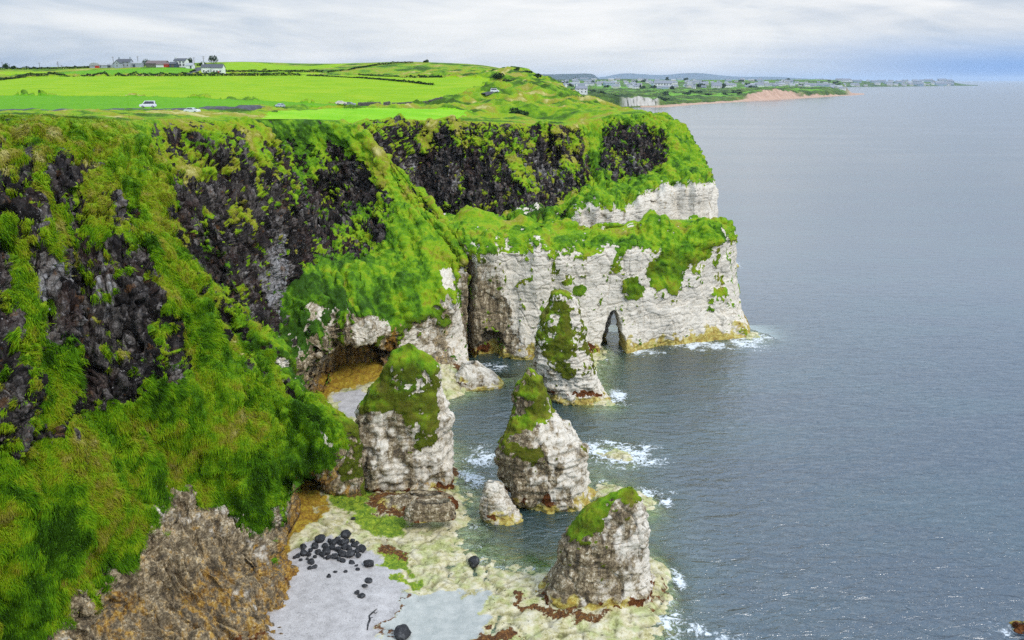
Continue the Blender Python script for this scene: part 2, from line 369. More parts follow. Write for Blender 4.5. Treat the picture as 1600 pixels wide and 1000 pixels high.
S((396,187,168), (414,226,170), (464,306,167), (512,398,152), (540,455,139), (560,512,133), (560,555,134), (570,618,133), g=[1,.7,.05,.0,1,.45,.15,-.2], w=[.4,.2,.4,.3,.3,.35,.3,.4], o=[0,0,0,0,0,.2,.4,.9], d=[.4]*5+[.72,.82,.8], back=14)
S((470,187,182), (495,232,182), (545,300,177), (585,378,160), (612,440,145), (625,505,140), (625,555,140), (622,612,136), g=[1,.5,.0,.1,1,.45,.15,-.2], w=[.35,.25,.5,.35,.4,.4,.3,.4], o=[0,0,0,0,0,.4,.4,.6], d=[.4]*5+[.6,.75,.8], back=14)
S((530,188,189), (575,222,181), (604,285,173), (626,330,165), (668,410,152), (690,470,146.5), (690,530,146), (690,600,139), g=[1,1,.95,1,1,.55,.2,-.2], w=[.5,.68,.66,.45,.45,.4,.3,.4], o=[0,0,0,0,0,.2,.3,.5], d=[.4]*5+[.55,.65,.7], back=14)
S((540,188,192), (583,220,184), (620,287,175), (645,330,166), (698,385,156), (714,440,150), (722,520,149.5), (730,590,142), g=[1,1,1,1,1,.6,.15,-.2], w=[.5,.68,.66,.5,.5,.5,.3,.4], o=[0,0,0,0,0,0,.15,.3], d=[.4]*5+[.35,.4,.4], back=14)
FG = [1,1,1,1,.85,.38,.0,-.2]; FW = [.55,.55,.5,.45,.45,.5,.4,.4]
S((690,343,172), (700,348,167), (708,355,164), (716,364,161), (722,374,158), (731,392,155), (728,480,157), (731,566,156), g=[1,1,1,1,1,.7,.2,-.2], w=FW, d=[.4]*5+[.7,.9,.9])
S((724,347,171), (730,353,165), (735,360,161), (738,368,158), (741,377,155), (744,396,152), (746,480,153), (748,566,152), g=FG, c=[1]*8, w=FW, d=[.4]*5+[.5,.85,.9])
S((770,356,170), (772,361,165), (774,366,162), (776,372,159), (778,379,156), (780,396,154), (782,480,154), (784,562,152.5), g=FG, c=[1]*8, w=FW, d=[.4]*5+[.4,.6,.8])
S((840,360,170), (840,364,166), (840,370,163), (840,376,160), (840,384,157), (840,398,155), (838,480,154.5), (838,562,152), g=FG, c=[1]*8, w=FW, d=[.4]*5+[.35,.25,.5])
S((876,366,170), (876,370,167), (876,375,164), (877,380,161), (878,388,158), (880,404,155.5), (885,480,155.5), (888,562,153), g=FG, c=[1]*8, w=FW, d=[.4]*5+[.3,.12,.25])
S((930,362,171), (930,367,168), (930,373,165), (930,380,162), (930,387,160), (930,400,158.5), (932,480,158.5), (934,556,155), g=FG, c=[1]*8, w=FW, d=[.4]*5+[.3,.2,.3])
S((985,356,172), (985,362,170), (985,368,167), (984,376,164), (984,384,162), (984,400,160.5), (984,480,160), (985,548,157), g=FG, c=[1]*8, w=FW, d=[.4]*5+[.3,.35,.4])
S((1030,346,174), (1030,354,171), (1030,362,168), (1030,371,166), (1030,380,164), (1030,394,162.5), (1034,470,162), (1040,540,160.5), g=FG, c=[1]*8, w=FW, d=[.4]*5+[.3,.35,.4])
S((1085,346,176), (1086,354,173), (1087,362,171), (1088,370,169), (1090,379,167), (1092,396,166), (1096,470,166), (1105,532,164), g=FG, c=[1]*8, w=FW, d=[.4]*5+[.3,.25,.35])
S((1112,347,177), (1118,352,175), (1123,357,173), (1127,362,172), (1129,369,171), (1131,382,170), (1140,478,169.5), (1152,528,166.5), g=FG, c=[1]*8, w=FW, d=[.4]*5+[.25,.15,.3])
S((1118,347,178.5), (1126,352,178), (1132,358,177.5), (1136,365,177), (1138,374,176), (1139,386,175.5), (1150,482,174), (1170,523,170), g=FG, c=[1]*8, w=FW, d=[.4]*5+[.2,.1,.3])
S(('w',42,181,24), ('w',43.5,182,23), ('w',44.5,183,22), ('w',45.3,184,21), ('w',45.6,184.5,20), ('w',45.8,185,18), ('w',46.5,185,9), ('w',50,186,0), g=FG, c=[1]*8, w=FW, back=-2)
S(('w',33,179,24.5), ('w',33,181,24), ('w',33,182,23), ('w',33,183,22), ('w',33,184,21), ('w',33,183,18), ('w',34,179,9), ('w',36,179,0), g=FG, c=[1]*8, w=FW, back=-2)
S(('w',20,172,23.5), ('w',20,173,23), ('w',20,173.6,22.5), ('w',20,174,22), ('w',20,173.5,21), ('w',20,172.5,17), ('w',20.5,169.5,9), ('w',21,168.5,0), g=FG, c=[1]*8, w=FW, back=-2)
S(('w',6,172,24), ('w',6,174,23.5), ('w',6,175.5,22.5), ('w',6,177,21.5), ('w',6,177.5,20.5), ('w',6,177,17), ('w',6.5,175,8), ('w',7,175,0), g=FG, c=[1]*8, w=FW, back=-2)
S(('w',-8,172,26), ('w',-7.5,175,25), ('w',-7,178,24), ('w',-6.5,181,22), ('w',-6,184,20), ('w',-5,187,16), ('w',-4,190,8), ('w',-3,193,0), g=FG, c=[1]*8, w=FW, back=-2)
S(('w',-15,178,29), ('w',-14,183,27), ('w',-13,188,25), ('w',-12,193,22), ('w',-11,197,19), ('w',-10,199,15), ('w',-9,201,8), ('w',-7,203,0), g=FG, c=[1]*8, w=FW, back=-2)
S(('w',-27,187,36), ('w',-25,193,33), ('w',-22,199,29), ('w',-19,203,24), ('w',-17,207,19), ('w',-15,210,15), ('w',-13,212,8), ('w',-11,213,0), g=[1,.7,.1,.1,.4,.7,.1,-.2], w=FW, back=-2)
S(('w',-40,200,42), ('w',-36,212,38), ('w',-33,219,30), ('w',-28,221,20), ('w',-24,222,17), ('w',-20,222,14), ('w',-18,222,7), ('w',-16,222,0), g=[1,.3,-.1,-.1,.6,.6,.1,-.2], w=FW, back=-4)
G2 = [1,.52,.08,.0,1,.5,.0,-.2]; W2 = [.7,.62,.6,.5,.3,.3,.4,.4]
S((560,189,235), (585,200,233), (625,270,229), (660,338,223), (690,380,216), (700,410,213), (702,440,212), (705,470,209), g=G2, w=W2, back=14)
S((630,188,258), (640,199,254), (652,265,248), (668,338,238), (700,372,228), (712,405,222), (715,430,220), (720,452,213), g=G2, w=W2, back=14)
S((700,189,264), (705,200,260), (715,265,252), (725,340,240), (745,368,230), (752,400,224), (755,425,222), (760,447,215), g=G2, w=W2, back=14)
S((770,190,269), (774,202,264), (780,262,254), (800,328,240), (812,338,228), (808,380,222), (808,415,220), (812,442,217), g=[1,.8,.25,.2,1,.8,.1,-.2], w=W2, back=14)
S((830,193,273), (838,208,268), (850,265,259), (868,318,247), (850,334,234), (846,375,228), (848,405,226), (850,435,219), g=[1,.8,.2,.3,1,.9,.1,-.2], w=W2, back=14)
S((882,198,278), (893,216,273), (912,265,264), (922,302,252), (905,318,240), (905,332,236), (908,370,235), (910,425,228), g=[1,.8,.15,.3,1,.5,.02,-.2], w=W2, back=14)
S((912,188,288), (920,215,281), (930,262,272), (940,292,260), (955,302,247), (962,330,239), (966,365,238), (970,418,233), g=[1,1,.9,.95,1,.4,.02,-.2], w=[.6,.5,.4,.4,.35,.4,.4,.4], back=14)
S((950,182,296), (956,200,289), (960,240,280), (972,282,268), (990,296,254), (996,318,246), (1000,355,245), (1005,412,239), g=[1,.8,.25,.4,1,.5,.0,-.2], w=[.5,.4,.5,.4,.3,.4,.4,.4], o=[0,0,0,0,0,.25,.1,.1], back=14)
S((990,177,302), (1000,192,294), (1008,232,284), (1022,270,272), (1045,284,262), (1052,300,255), (1056,350,253), (1060,408,244), g=[1,.72,.22,.3,1,.5,.0,-.2], w=[.45,.4,.5,.5,.4,.45,.4,.4], o=[0,0,0,0,0,.3,.15,.1], back=14)
S((1010,176,306), (1040,192,297), (1055,225,287), (1078,262,276), (1090,276,266), (1095,292,259), (1098,345,257), (1104,405,246), g=[1,1,.9,.95,1,.45,.0,-.2], w=[.45,.5,.5,.4,.4,.5,.4,.4], back=14)
S((1014,175,311), (1056,196,303), (1082,232,295), (1104,268,286), (1109,280,276), (1115,292,268), (1117,345,262), (1124,404,249), g=[1,1,1,1,1,.45,.0,-.2], w=[.45,.5,.5,.5,.45,.5,.4,.4], back=14)
S(('w',51,318,38), ('w',58,318,35), ('w',62,317,29), ('w',66,315,21), ('w',68,312,18), ('w',69,310,15), ('w',71,307,7), ('w',73,304,0), g=FG, c=[1]*8, w=FW, back=14)
S(('w',52,345,37), ('w',60,348,33), ('w',66,350,27), ('w',71,350,20), ('w',73,350,17), ('w',74,350,14), ('w',76,350,7), ('w',78,350,0), g=FG, c=[1]*8, w=FW, back=14)
S(('w',50,410,36), ('w',62,415,31), ('w',72,418,25), ('w',78,420,18), ('w',80,420,15), ('w',82,420,12), ('w',84,420,6), ('w',86,420,0), g=FG, c=[1]*8, w=FW, back=14)

BRINK = np.array([s[0][1] for s in ST])

def refine_grass(*a): pass

def build_cliff(mat):
    A = np.array([s[0] for s in ST]); W = np.array([s[1] for s in ST])
    n = len(A); U, V, D = proj(A)
    U = np.clip(U, -150, 1700); V = np.clip(V, 0, 1150)
    seg = np.hypot(np.diff(U, axis=0), np.diff(V, axis=0))
    cs = np.clip((seg[:, 2:9].mean(1) * 0.75 + seg[:, 2:9].max(1) * 0.25) * DENS, 5, 130).astype(int)
    for i in range(n - 1):
        if ST[i][0][1][1] < 1 or (A[i][5][1] > 176 and A[i][5][1] < 206 and U[i].max() < 1140 and i > 28): cs[i] = min(cs[i], 10)
    rseg = np.hypot(np.diff(U, axis=1), np.diff(V, axis=1))
    near = np.sort(rseg, axis=0)[-14:].mean(0)
    rs = np.clip(near * DENS * 0.85, 4, 160).astype(int); rs[0] = 8; rs[-1] = 6
    X = catmull(A, cs); Wt = catmull(W, cs, 1.0)
    X = np.swapaxes(catmull(np.swapaxes(X, 0, 1), rs, 0.35), 0, 1)
    Wt = np.swapaxes(catmull(np.swapaxes(Wt, 0, 1), rs, 1.0), 0, 1)
    N, M = X.shape[:2]
    print('cliff grid', N, M, N * M)
    X = X.astype(np.float64)
    ds = np.linalg.norm(np.diff(X, axis=0), axis=-1).mean(1); s = np.concatenate([[0], np.cumsum(ds)])[:, None] * np.ones((1, M))
    dt = np.linalg.norm(np.diff(X, axis=1), axis=-1); tt = np.concatenate([np.zeros((N, 1)), np.cumsum(dt, 1)], 1)
    g0, c0, o0, d0, w0 = [Wt[..., k] for k in range(5)]
    rowf = np.concatenate([np.arange(c) / c + i for i, c in enumerate(rs)] + [[9.0]])[None, :] * np.ones((N, 1))
    edge = sst(0.9, 1.6, rowf)                      # no displacement at the inland rim
    Nn = grid_normals(X)
    if Nn[N // 3, M // 2] @ np.array([0.3, -1, 0.3]) < 0: Nn = -Nn
    # 1 large relief: buttresses and gullies running down the face
    q = np.stack([s, tt * 0.25, np.zeros_like(s)], -1)
    nr_ = 1 + .7 * sst(118, 100, X[..., 1]) + 1.1 * sst(200, 215, X[..., 1])
    big = fbm(X, 11.0, 3, 3) * 1.5 + fbm(q, 6.0, 3, 11) * 2.2 * nr_ + fbm(X, 3.2, 2, 13) * .5
    fin = sst(0.4, 0.7, c0) * sst(0.5, 0.2, g0)
    X = X + Nn * (big * edge * (0.75 - 0.25 * fin))[..., None]
    # carved hollows
    for (cu, cv, cY, rx, rz, dep) in CARVES:
        c = P(cu, cv, cY)
        e = np.sqrt(((X[..., 0] - c[0]) / rx) ** 2 + ((X[..., 2] - c[2]) / rz) ** 2) + fbm(X, 1.6, 2, 41) * 0.35
        k = sst(1.0, 0.55, e) * (np.abs(X[..., 1] - cY) < 9)
        X[..., 1] += k * dep
    Nn = grid_normals(X)
    if Nn[N // 3, M // 2] @ np.array([0.3, -1, 0.3]) < 0: Nn = -Nn
    nz = Nn[..., 2]
    # 2 what grows where
    flow = fbm(np.stack([s + fbm(X, 6, 2, 5) * 3.0, tt * 0.16, np.zeros_like(s)], -1), 2.4, 4, 21, 0.6)
    patch = fbm(X, 2.6, 4, 31, 0.6)
    g = g0 + 0.85 * flow + 0.6 * patch + 0.55 * (nz - 0.45)
    g += 0.55 * fbm(X, 0.8, 3, 77, .6)
    g = g * 1.0
    pale = np.zeros_like(g)
    for b in BLOBS:                                   # patches of growth, bare rock and stain: (kind, u, v, Y, radius)
        c = P(*b[1:4]); r = b[4]; asp = b[5] if len(b) > 5 else 1.0
        dd = X - c; dist = np.sqrt(dd[..., 0] ** 2 + (dd[..., 1] * 0.6) ** 2 + (dd[..., 2] / asp) ** 2) / r + patch * 0.55
        k = sst(1.15, 0.75, dist)
        if b[0] == 'grass': g = g * (1 - k) + 1.2 * k
        elif b[0] == 'rock': g = g * (1 - k) - 0.3 * k
        elif b[0] == 'chalk': g = g * (1 - k) - 0.3 * k; c0 = np.maximum(c0, k); d0 = d0 * (1 - k) + (.5 if b[3] < 148 else .2) * k; o0 = o0 * (1 - k)
        elif b[0] == 'orange': o0 = np.maximum(o0, (.55 if b[3] < 80 else .9) * k); g = g - k
        elif b[0] == 'dark': d0 = np.maximum(d0, .95 * k)
        elif b[0] == 'clean': d0 = d0 * (1 - (.40 if b[3] < 100 else .9) * k); o0 = o0 * (1 - k)
        elif b[0] == 'scree': pale = np.maximum(pale, k); g = g * (1 - k) - .5 * k; c0 = c0 * (1 - k)
        elif b[0] == 'streak': pale = np.maximum(pale, .62 * k * (.5 + np.clip(flow * 2, -.5, .8)))
        elif b[0] == 'deep': w0 = w0 - .22 * k
        elif b[0] == 'pale': w0 = w0 + .15 * k
    pu, pv, _d = proj(X); w1 = fbm(X, 2.2, 4, 171, .65); w2 = fbm(X, 2.2, 4, 175, .65); px = 900.0 / np.maximum(_d, 40)
    det = 0.55 * flow + 0.55 * patch + .6 * fbm(X, 0.8, 3, 77, .6) + .35 * (nz - .4)
    for (val, amp, y0, y1, poly) in COVER:              # growth and bare faces surveyed on the cliff
        q0, q1 = np.min(poly, 0) - 30, np.max(poly, 0) + 30
        sl = (X[..., 1] > y0) & (X[..., 1] < y1) & (pu > q0[0]) & (pu < q1[0]) & (pv > q0[1]) & (pv < q1[1])
        ua, va = (pu + w1 * px * 2.2)[sl], (pv + w2 * px * 2.2)[sl]; k = 0
        for dx, dy in ((0, 0), (5, 0), (-5, 0), (0, 5), (0, -5)):
            k = k + in_poly(ua + dx, va + dy, poly)
        k = k / 5.0 * sst(.9, 1.3, rowf[sl])
        g[sl] = g[sl] * (1 - k) + (val + amp * det[sl]) * k
    gm = sst(0.42, 0.58, g)
    chalk = sst(0.4, 0.6, c0 + patch * 0.35)
    z = X[..., 2]
    # 3 surface relief by material
    f1, f2, cid = worley(X, 1.0, 5, (0.55, 0.55, 0.16)); crack = sst(0.0, 0.16, f2 - f1)
    k1, k2, kid = worley(X, 1.0, 8, (1.25, 1.25, 0.7)); crk2 = sst(0.0, 0.12, k2 - k1)
    l1, l2, lid = worley(X, 1.0, 12, (2.6, 2.6, 1.5))
    p1, p2, pid = worley(X, 1.0, 14, (.75, .75, .06))
    colm = sst(118, 126, X[..., 1])
    rockd = colm * ((pid - .5) * .9 - sst(.14, 0, p2 - p1) * .5) + (cid - 0.5) * (1.25 - .5 * colm) - (1 - crack) * 0.75 + (kid - 0.5) * 0.7 - (1 - crk2) * 0.3 + (lid - .5) * .22 + fbm(X, 2.6, 3, 51, 0.6) * 0.9 - np.abs(fbm(X, 1.1, 3, 53, .6)) * .5
    rockd = rockd * (1 + .55 * sst(120, 200, X[..., 1])) + colm * fbm(q, 2.2, 3, 57, .55) * 1.4
    h1, h2, hid = worley(X + fbm(X, 3, 2, 61)[..., None] * 1.2, 1.0, 9, (0.22, 0.22, 0.40))
    b1 = fbm(X, 1.0, 3, 71, 0.6, (0.18, 0.18, 1.5))
    vcr = sst(0.03, 0.0, np.abs(fbm(X, 5.0, 2, 81, 0.5, (1, 1, 0.25))))
    nrc = sst(84, 78, X[..., 1]) * sst(.4, .7, c0)
    qv = np.stack([s + fbm(X, 2.5, 2, 183) * .8, tt * .22, 0 * s], -1)
    sm = 1 - .45 * sst(140, 150, X[..., 1])
    chd = (lid - .5) * .10 * sst(.35, .6, d0) + (kid - .5) * .3 * sst(.35, .6, d0) + (hid - 0.5) * 0.42 - sst(0.10, 0.0, h2 - h1) * 0.26 + b1 * 0.16 + fbm(X, 2.2, 4, 91, 0.55) * 0.55 * sm - vcr * 0.5 + fbm(X, .5, 2, 92) * .10
    t1 = fbm(np.stack([s, tt * 0.45, X[..., 2] * 0.1], -1), 0.9, 3, 101, 0.6)
    t2 = fbm(np.stack([s + fbm(X, 5, 2, 115) * 2.5, tt * 0.35, X[..., 2] * 0.1], -1), 2.4, 2, 103, 0.5)
    grd = 0.10 + np.abs(fbm(X, 2.2, 2, 111, 0.5)) * .95 + t1 * 0.20 + t2 * .50 + fbm(X, .5, 2, 112) * .10
    chd = chd * sm + nrc * (.5 - np.abs(fbm(qv, 1.5, 4, 185, .55)) * 1.7); rockd = np.minimum(rockd, .9) * sst(1.1, 2.3, rowf)
    disp = (1 - gm) * (rockd * (1 - chalk) + chd * chalk) + gm * grd * (0.55 + 0.45 * sst(.2, .7, g0))
    farfade = 1.0 + 0.0 * s
    X = X + Nn * (disp * edge)[..., None]
    # 4 the sea arch through the headland
    ac = ARCH
    a = X[..., 0] - (ac[0] + (X[..., 1] - ac[1]) * ac[3]); zz = X[..., 2]
    half = ac[2] * np.sqrt(np.clip(1 - (np.clip(zz, 0, None) / ac[4]) ** 2, 0, 1)) * (0.75 + 0.25 * sst(6, 0, zz)) + fbm(X, 1.5, 2, 121) * 0.5
    ins = half - np.abs(a)
    sel = (X[..., 1] > 140) & (X[..., 1] < 186) & (zz < ac[4] + 1) & (rowf > 5) & (np.abs(a) < 6)
    k = sst(0.0, 0.5, ins) * sel
    ym = ac[5]
    X[..., 1] = X[..., 1] * (1 - k) + ym * k
    dele = (k > 0.97)
    Nn = grid_normals(X)
    o1 = np.clip(o0, 0, 1)
    alg = sst(3.2, 0.6, z + patch * 1.8) * (X[..., 1] > 118)
    kelp = np.clip(sst(1.6, 0.4, np.abs(z - 1.2) + patch * 1.0) * sst(-.1, .5, fbm(X, 6, 2, 131)), 0, 1) * .9
    m = np.stack([gm, chalk, alg, np.ones_like(gm)], -1)
    hue = np.clip(w0 + 0.28 * fbm(X, 6, 3, 141, .6) + 0.26 * flow, 0, 1) - 0.08
    nn = np.stack([np.clip(d0 + .12 * flow, 0, 1), hue, kelp * (o0 < .9), np.ones_like(gm)], -1)
    olive = np.clip((0.35 - nz) * 1.6, 0, 1) * sst(.3, .5, c0) * (X[..., 1] > 95)
    qq = np.stack([o1, olive, pale, np.ones_like(gm)], -1)
    f = grid_faces(N, M)
    dl = dele.ravel(); f = f[~dl[f].all(1)]
    if not FLIP: f = f[:, ::-1]
    o = mesh_np('cliff', X.reshape(-1, 3), f, mat, attrs={'m': m.reshape(-1, 4), 'n': nn.reshape(-1, 4), 'q': qq.reshape(-1, 4)})
    tag(o, 'long grass-topped cliff of dark basalt over white chalk curving round the bay', 'cliff', kind='structure')
    return dict(X=X, g=gm, nz=nz, s=s, t=tt, hue=hue + .08, g0=g0, rowf=rowf, o=o, c0=c0)
FLIP = False
DENS = 0.95
ARCH = (19.3, 158.0, 2.5, 0.118, 7.8, 163.2)
CARVES = [(466,785,92,3.6,3.4,6.5), (535,583,131,6.8,5.2,9.0), (765,545,153,3.0,4.0,4.0), (590,585,133,4,4,4)]
BLOBS = [
 ('chalk',490,500,131,1.9,1.5), ('orange',612,530,140,1.2,3.0), ('chalk',700,435,150,1.4,2.4), ('chalk',585,520,134,3.2,1.0), ('chalk',650,545,141,3.2,1.0),
 ('scree',438,415,128,2.6,1.8), ('scree',424,460,125,2.2,2.0), ('scree',414,492,122,1.6,1.6), ('scree',452,385,130,2.2,1.2), ('streak',655,262,243,5,1.6), ('streak',700,275,246,5,1.3), ('streak',640,245,240,4,1.2), ('streak',520,275,165,5,1.3), ('streak',560,290,165,3,1.6), ('streak',500,330,150,4,1.2), ('streak',830,270,256,6,1.2), ('streak',990,255,277,5,1), ('streak',110,455,70,3,1.4), ('streak',165,430,76,3,1.3), ('streak',30,400,66,2.4,1.4), ('streak',880,280,258,4,1.2),
 ('grass',1030,425,163.5,3.6,1.0), ('grass',985,445,161.5,2.6,.9), ('grass',1050,440,164,2.2,1.0), ('grass',1055,400,163.5,4.2,.7), ('grass',1085,385,167,4.0,.8),
 ('rock',990,408,162,2.6,.7), ('clean',860,470,155,7,1.3), ('clean',900,500,156,5,2), ('clean',1125,450,170,6,2), ('clean',920,470,157,4,2),
 ('dark',765,520,154,5,1.6), ('dark',745,480,153,3,2), ('dark',790,540,153,3,1.2), ('grass',905,455,157,1.3,.8),('grass',885,440,156.5,1.2,.6),
 ('dark',240,960,62,6,2), ('dark',300,900,69,4,2), ('orange',440,950,73,2.0,2.2), ('orange',420,900,75,1.6,2.5),
 ('orange',330,950,68,2.2,2), ('orange',200,960,61,2,1),
 ('chalk',463,695,89.5,.9,1.5),('chalk',437,570,111,.8,1), ('rock',345,575,86,1.3,1), ('rock',300,590,84,1.0,1),
 ('deep',480,480,131,6,1), ('deep',60,880,55,3.5,1), ('deep',440,205,160,8,.6), ('deep',500,205,176,8,.6), ('pale',60,200,92,6,.4), ('deep',60,215,85,3,.4),
 ('rock',130,540,70,4,1.6), ('rock',60,450,66,3.5,1.2), ('rock',190,470,78,3.2,1.2), ('rock',360,260,117,3.5,.8),('rock',60,640,60,3.5,1.2),
 ('rock',310,420,118,3,1.6),('rock',400,300,130,4,1.4),('rock',340,330,119,3,1.2),('rock',230,640,74,.6,1),
]

COVER = [   # value, noise, nearest, farthest, outline
 (1.0, .38, 40, 99, [(-300,760),(100,690),(220,600),(300,560),(380,650),(480,650),(505,735),(440,765),(412,792),(408,834),(380,820),(350,802),(318,792),(290,766),(262,800),(235,850),(180,890),(140,932),(60,1000),(-300,1150)]),
 (-.25, .5, 40, 90, [(290,768),(318,792),(350,804),(380,822),(412,836),(430,880),(480,960),(480,1080),(40,1080),(60,1000),(140,932),(180,890),(235,850),(262,800)]),
 (.05, 1.0, 50, 104, [(-300,265),(0,262),(34,222),(60,232),(100,240),(150,252),(178,272),(196,300),(212,340),(226,380),(229,440),(242,470),(232,520),(258,570),(222,598),(214,612),(165,604),(150,585),(115,604),(100,642),(102,690),(30,718),(-300,760)]),
 (.95, .6, 50, 104, [(8,330),(30,340),(50,400),(62,470),(70,520),(108,555),(118,615),(96,650),(78,600),(45,560),(28,500),(22,430),(6,380)]),
 (.85, .6, 50, 104, [(55,275),(80,290),(92,350),(104,392),(88,395),(66,340)]),
 (.80, .8, 50, 104, [(116,345),(140,338),(176,352),(210,358),(228,378),(205,378),(165,372),(122,376)]),
 (.85, .6, 50, 104, [(58,570),(108,560),(116,620),(98,655),(88,690),(62,672),(56,620)]),
 (.75, .8, 50, 104, [(-40,310),(8,320),(24,420),(40,520),(20,600),(-40,560)]) if False else (.6, .9, 50, 104, [(112,295),(150,275),(172,310),(168,340),(130,330)]),
 (.35, 1.1, 50, 104, [(218,560),(258,552),(285,560),(300,590),(262,604),(225,600)]),
 (.95, .5, 50, 112, [(110,196),(170,200),(205,235),(255,284),(275,330),(262,350),(276,398),(300,450),(330,510),(372,560),(430,600),(480,650),(380,650),(300,560),(268,490),(240,440),(236,400),(216,340),(190,290),(150,245)]),
 (.42, 1.1, 88, 155, [(238,196),(330,190),(400,204),(440,240),(470,292),(440,290),(380,270),(320,280),(275,300),(250,270)]),
 (.08, .95, 88, 155, [(262,300),(320,278),(380,268),(440,288),(478,300),(505,400),(470,440),(425,510),(402,505),(375,470),(330,440),(300,420),(284,390),(268,350)]),
 (.55, 1.1, 85, 135, [(282,400),(330,436),(372,470),(400,508),(420,545),(440,600),(400,590),(350,530),(310,480)]),
 (.95, .4, 115, 200, [(396,186),(548,186),(560,200),(540,222),(500,228),(450,222),(415,222)]),
 (.40, 1.0, 130, 200, [(412,222),(500,228),(530,222),(540,240),(470,262),(440,250)]),
 (.02, .95, 130, 185, [(440,250),(500,246),(545,232),(585,262),(608,298),(612,330),(606,372),(570,404),(500,402),(476,330)]),
 (.70, .8, 130, 185, [(450,262),(490,254),(502,278),(470,288)]), (.65, .9, 130, 185, [(540,325),(600,322),(606,345),(560,350)]), (.6, .9, 130, 185, [(508,360),(560,352),(585,372),(540,376)]),
 (1.0, .3, 125, 200, [(500,188),(560,190),(592,214),(622,285),(652,330),(700,352),(740,372),(722,400),(690,400),(640,360),(612,322),(596,288),(556,246),(528,214)]),
 (.95, .4, 118, 175, [(500,402),(570,404),(608,372),(614,325),(650,345),(705,395),(690,408),(682,440),(690,505),(650,500),(610,515),(590,492),(545,488),(510,482),(470,470),(440,520),(430,470),(470,425)]),
 (-.06, 1.0, 205, 320, [(580,205),(640,222),(720,208),(790,224),(860,214),(905,222),(926,262),(922,296),(880,312),(830,330),(760,346),(690,346),(640,300)]),
 (.38, 1.15, 205, 320, [(570,186),(760,188),(930,200),(932,236),(860,230),(800,246),(740,226),(690,236),(640,240),(600,218)]),
 (.75, .9, 205, 320, [(786,238),(808,236),(830,268),(836,300),(818,298),(800,270)]), (.75, .9, 205, 320, [(872,240),(900,250),(905,272),(880,268)]),
 (.98, .3, 205, 320, [(905,196),(940,186),(952,230),(945,262),(938,290),(918,296),(922,262),(912,222)]),
 (.05, 1.0, 205, 330, [(940,205),(960,194),(1010,194),(1040,205),(1046,240),(1034,262),(990,278),(955,280),(938,262)]),
 (1.0, .3, 205, 340, [(1046,196),(1062,200),(1090,240),(1112,284),(1075,284),(1040,284),(1000,302),(985,320),(930,308),(880,320),(880,306),(940,284),(990,280),(1036,264),(1048,240)]),
 (-.3, .6, 205, 340, [(1120,286),(1075,288),(1040,288),(1002,304),(986,322),(978,330),(905,330),(890,345),(890,420),(1130,420)]),
 (1.0, .3, 205, 250, [(752,346),(800,330),(850,332),(884,352),(884,375),(752,375)]),
]
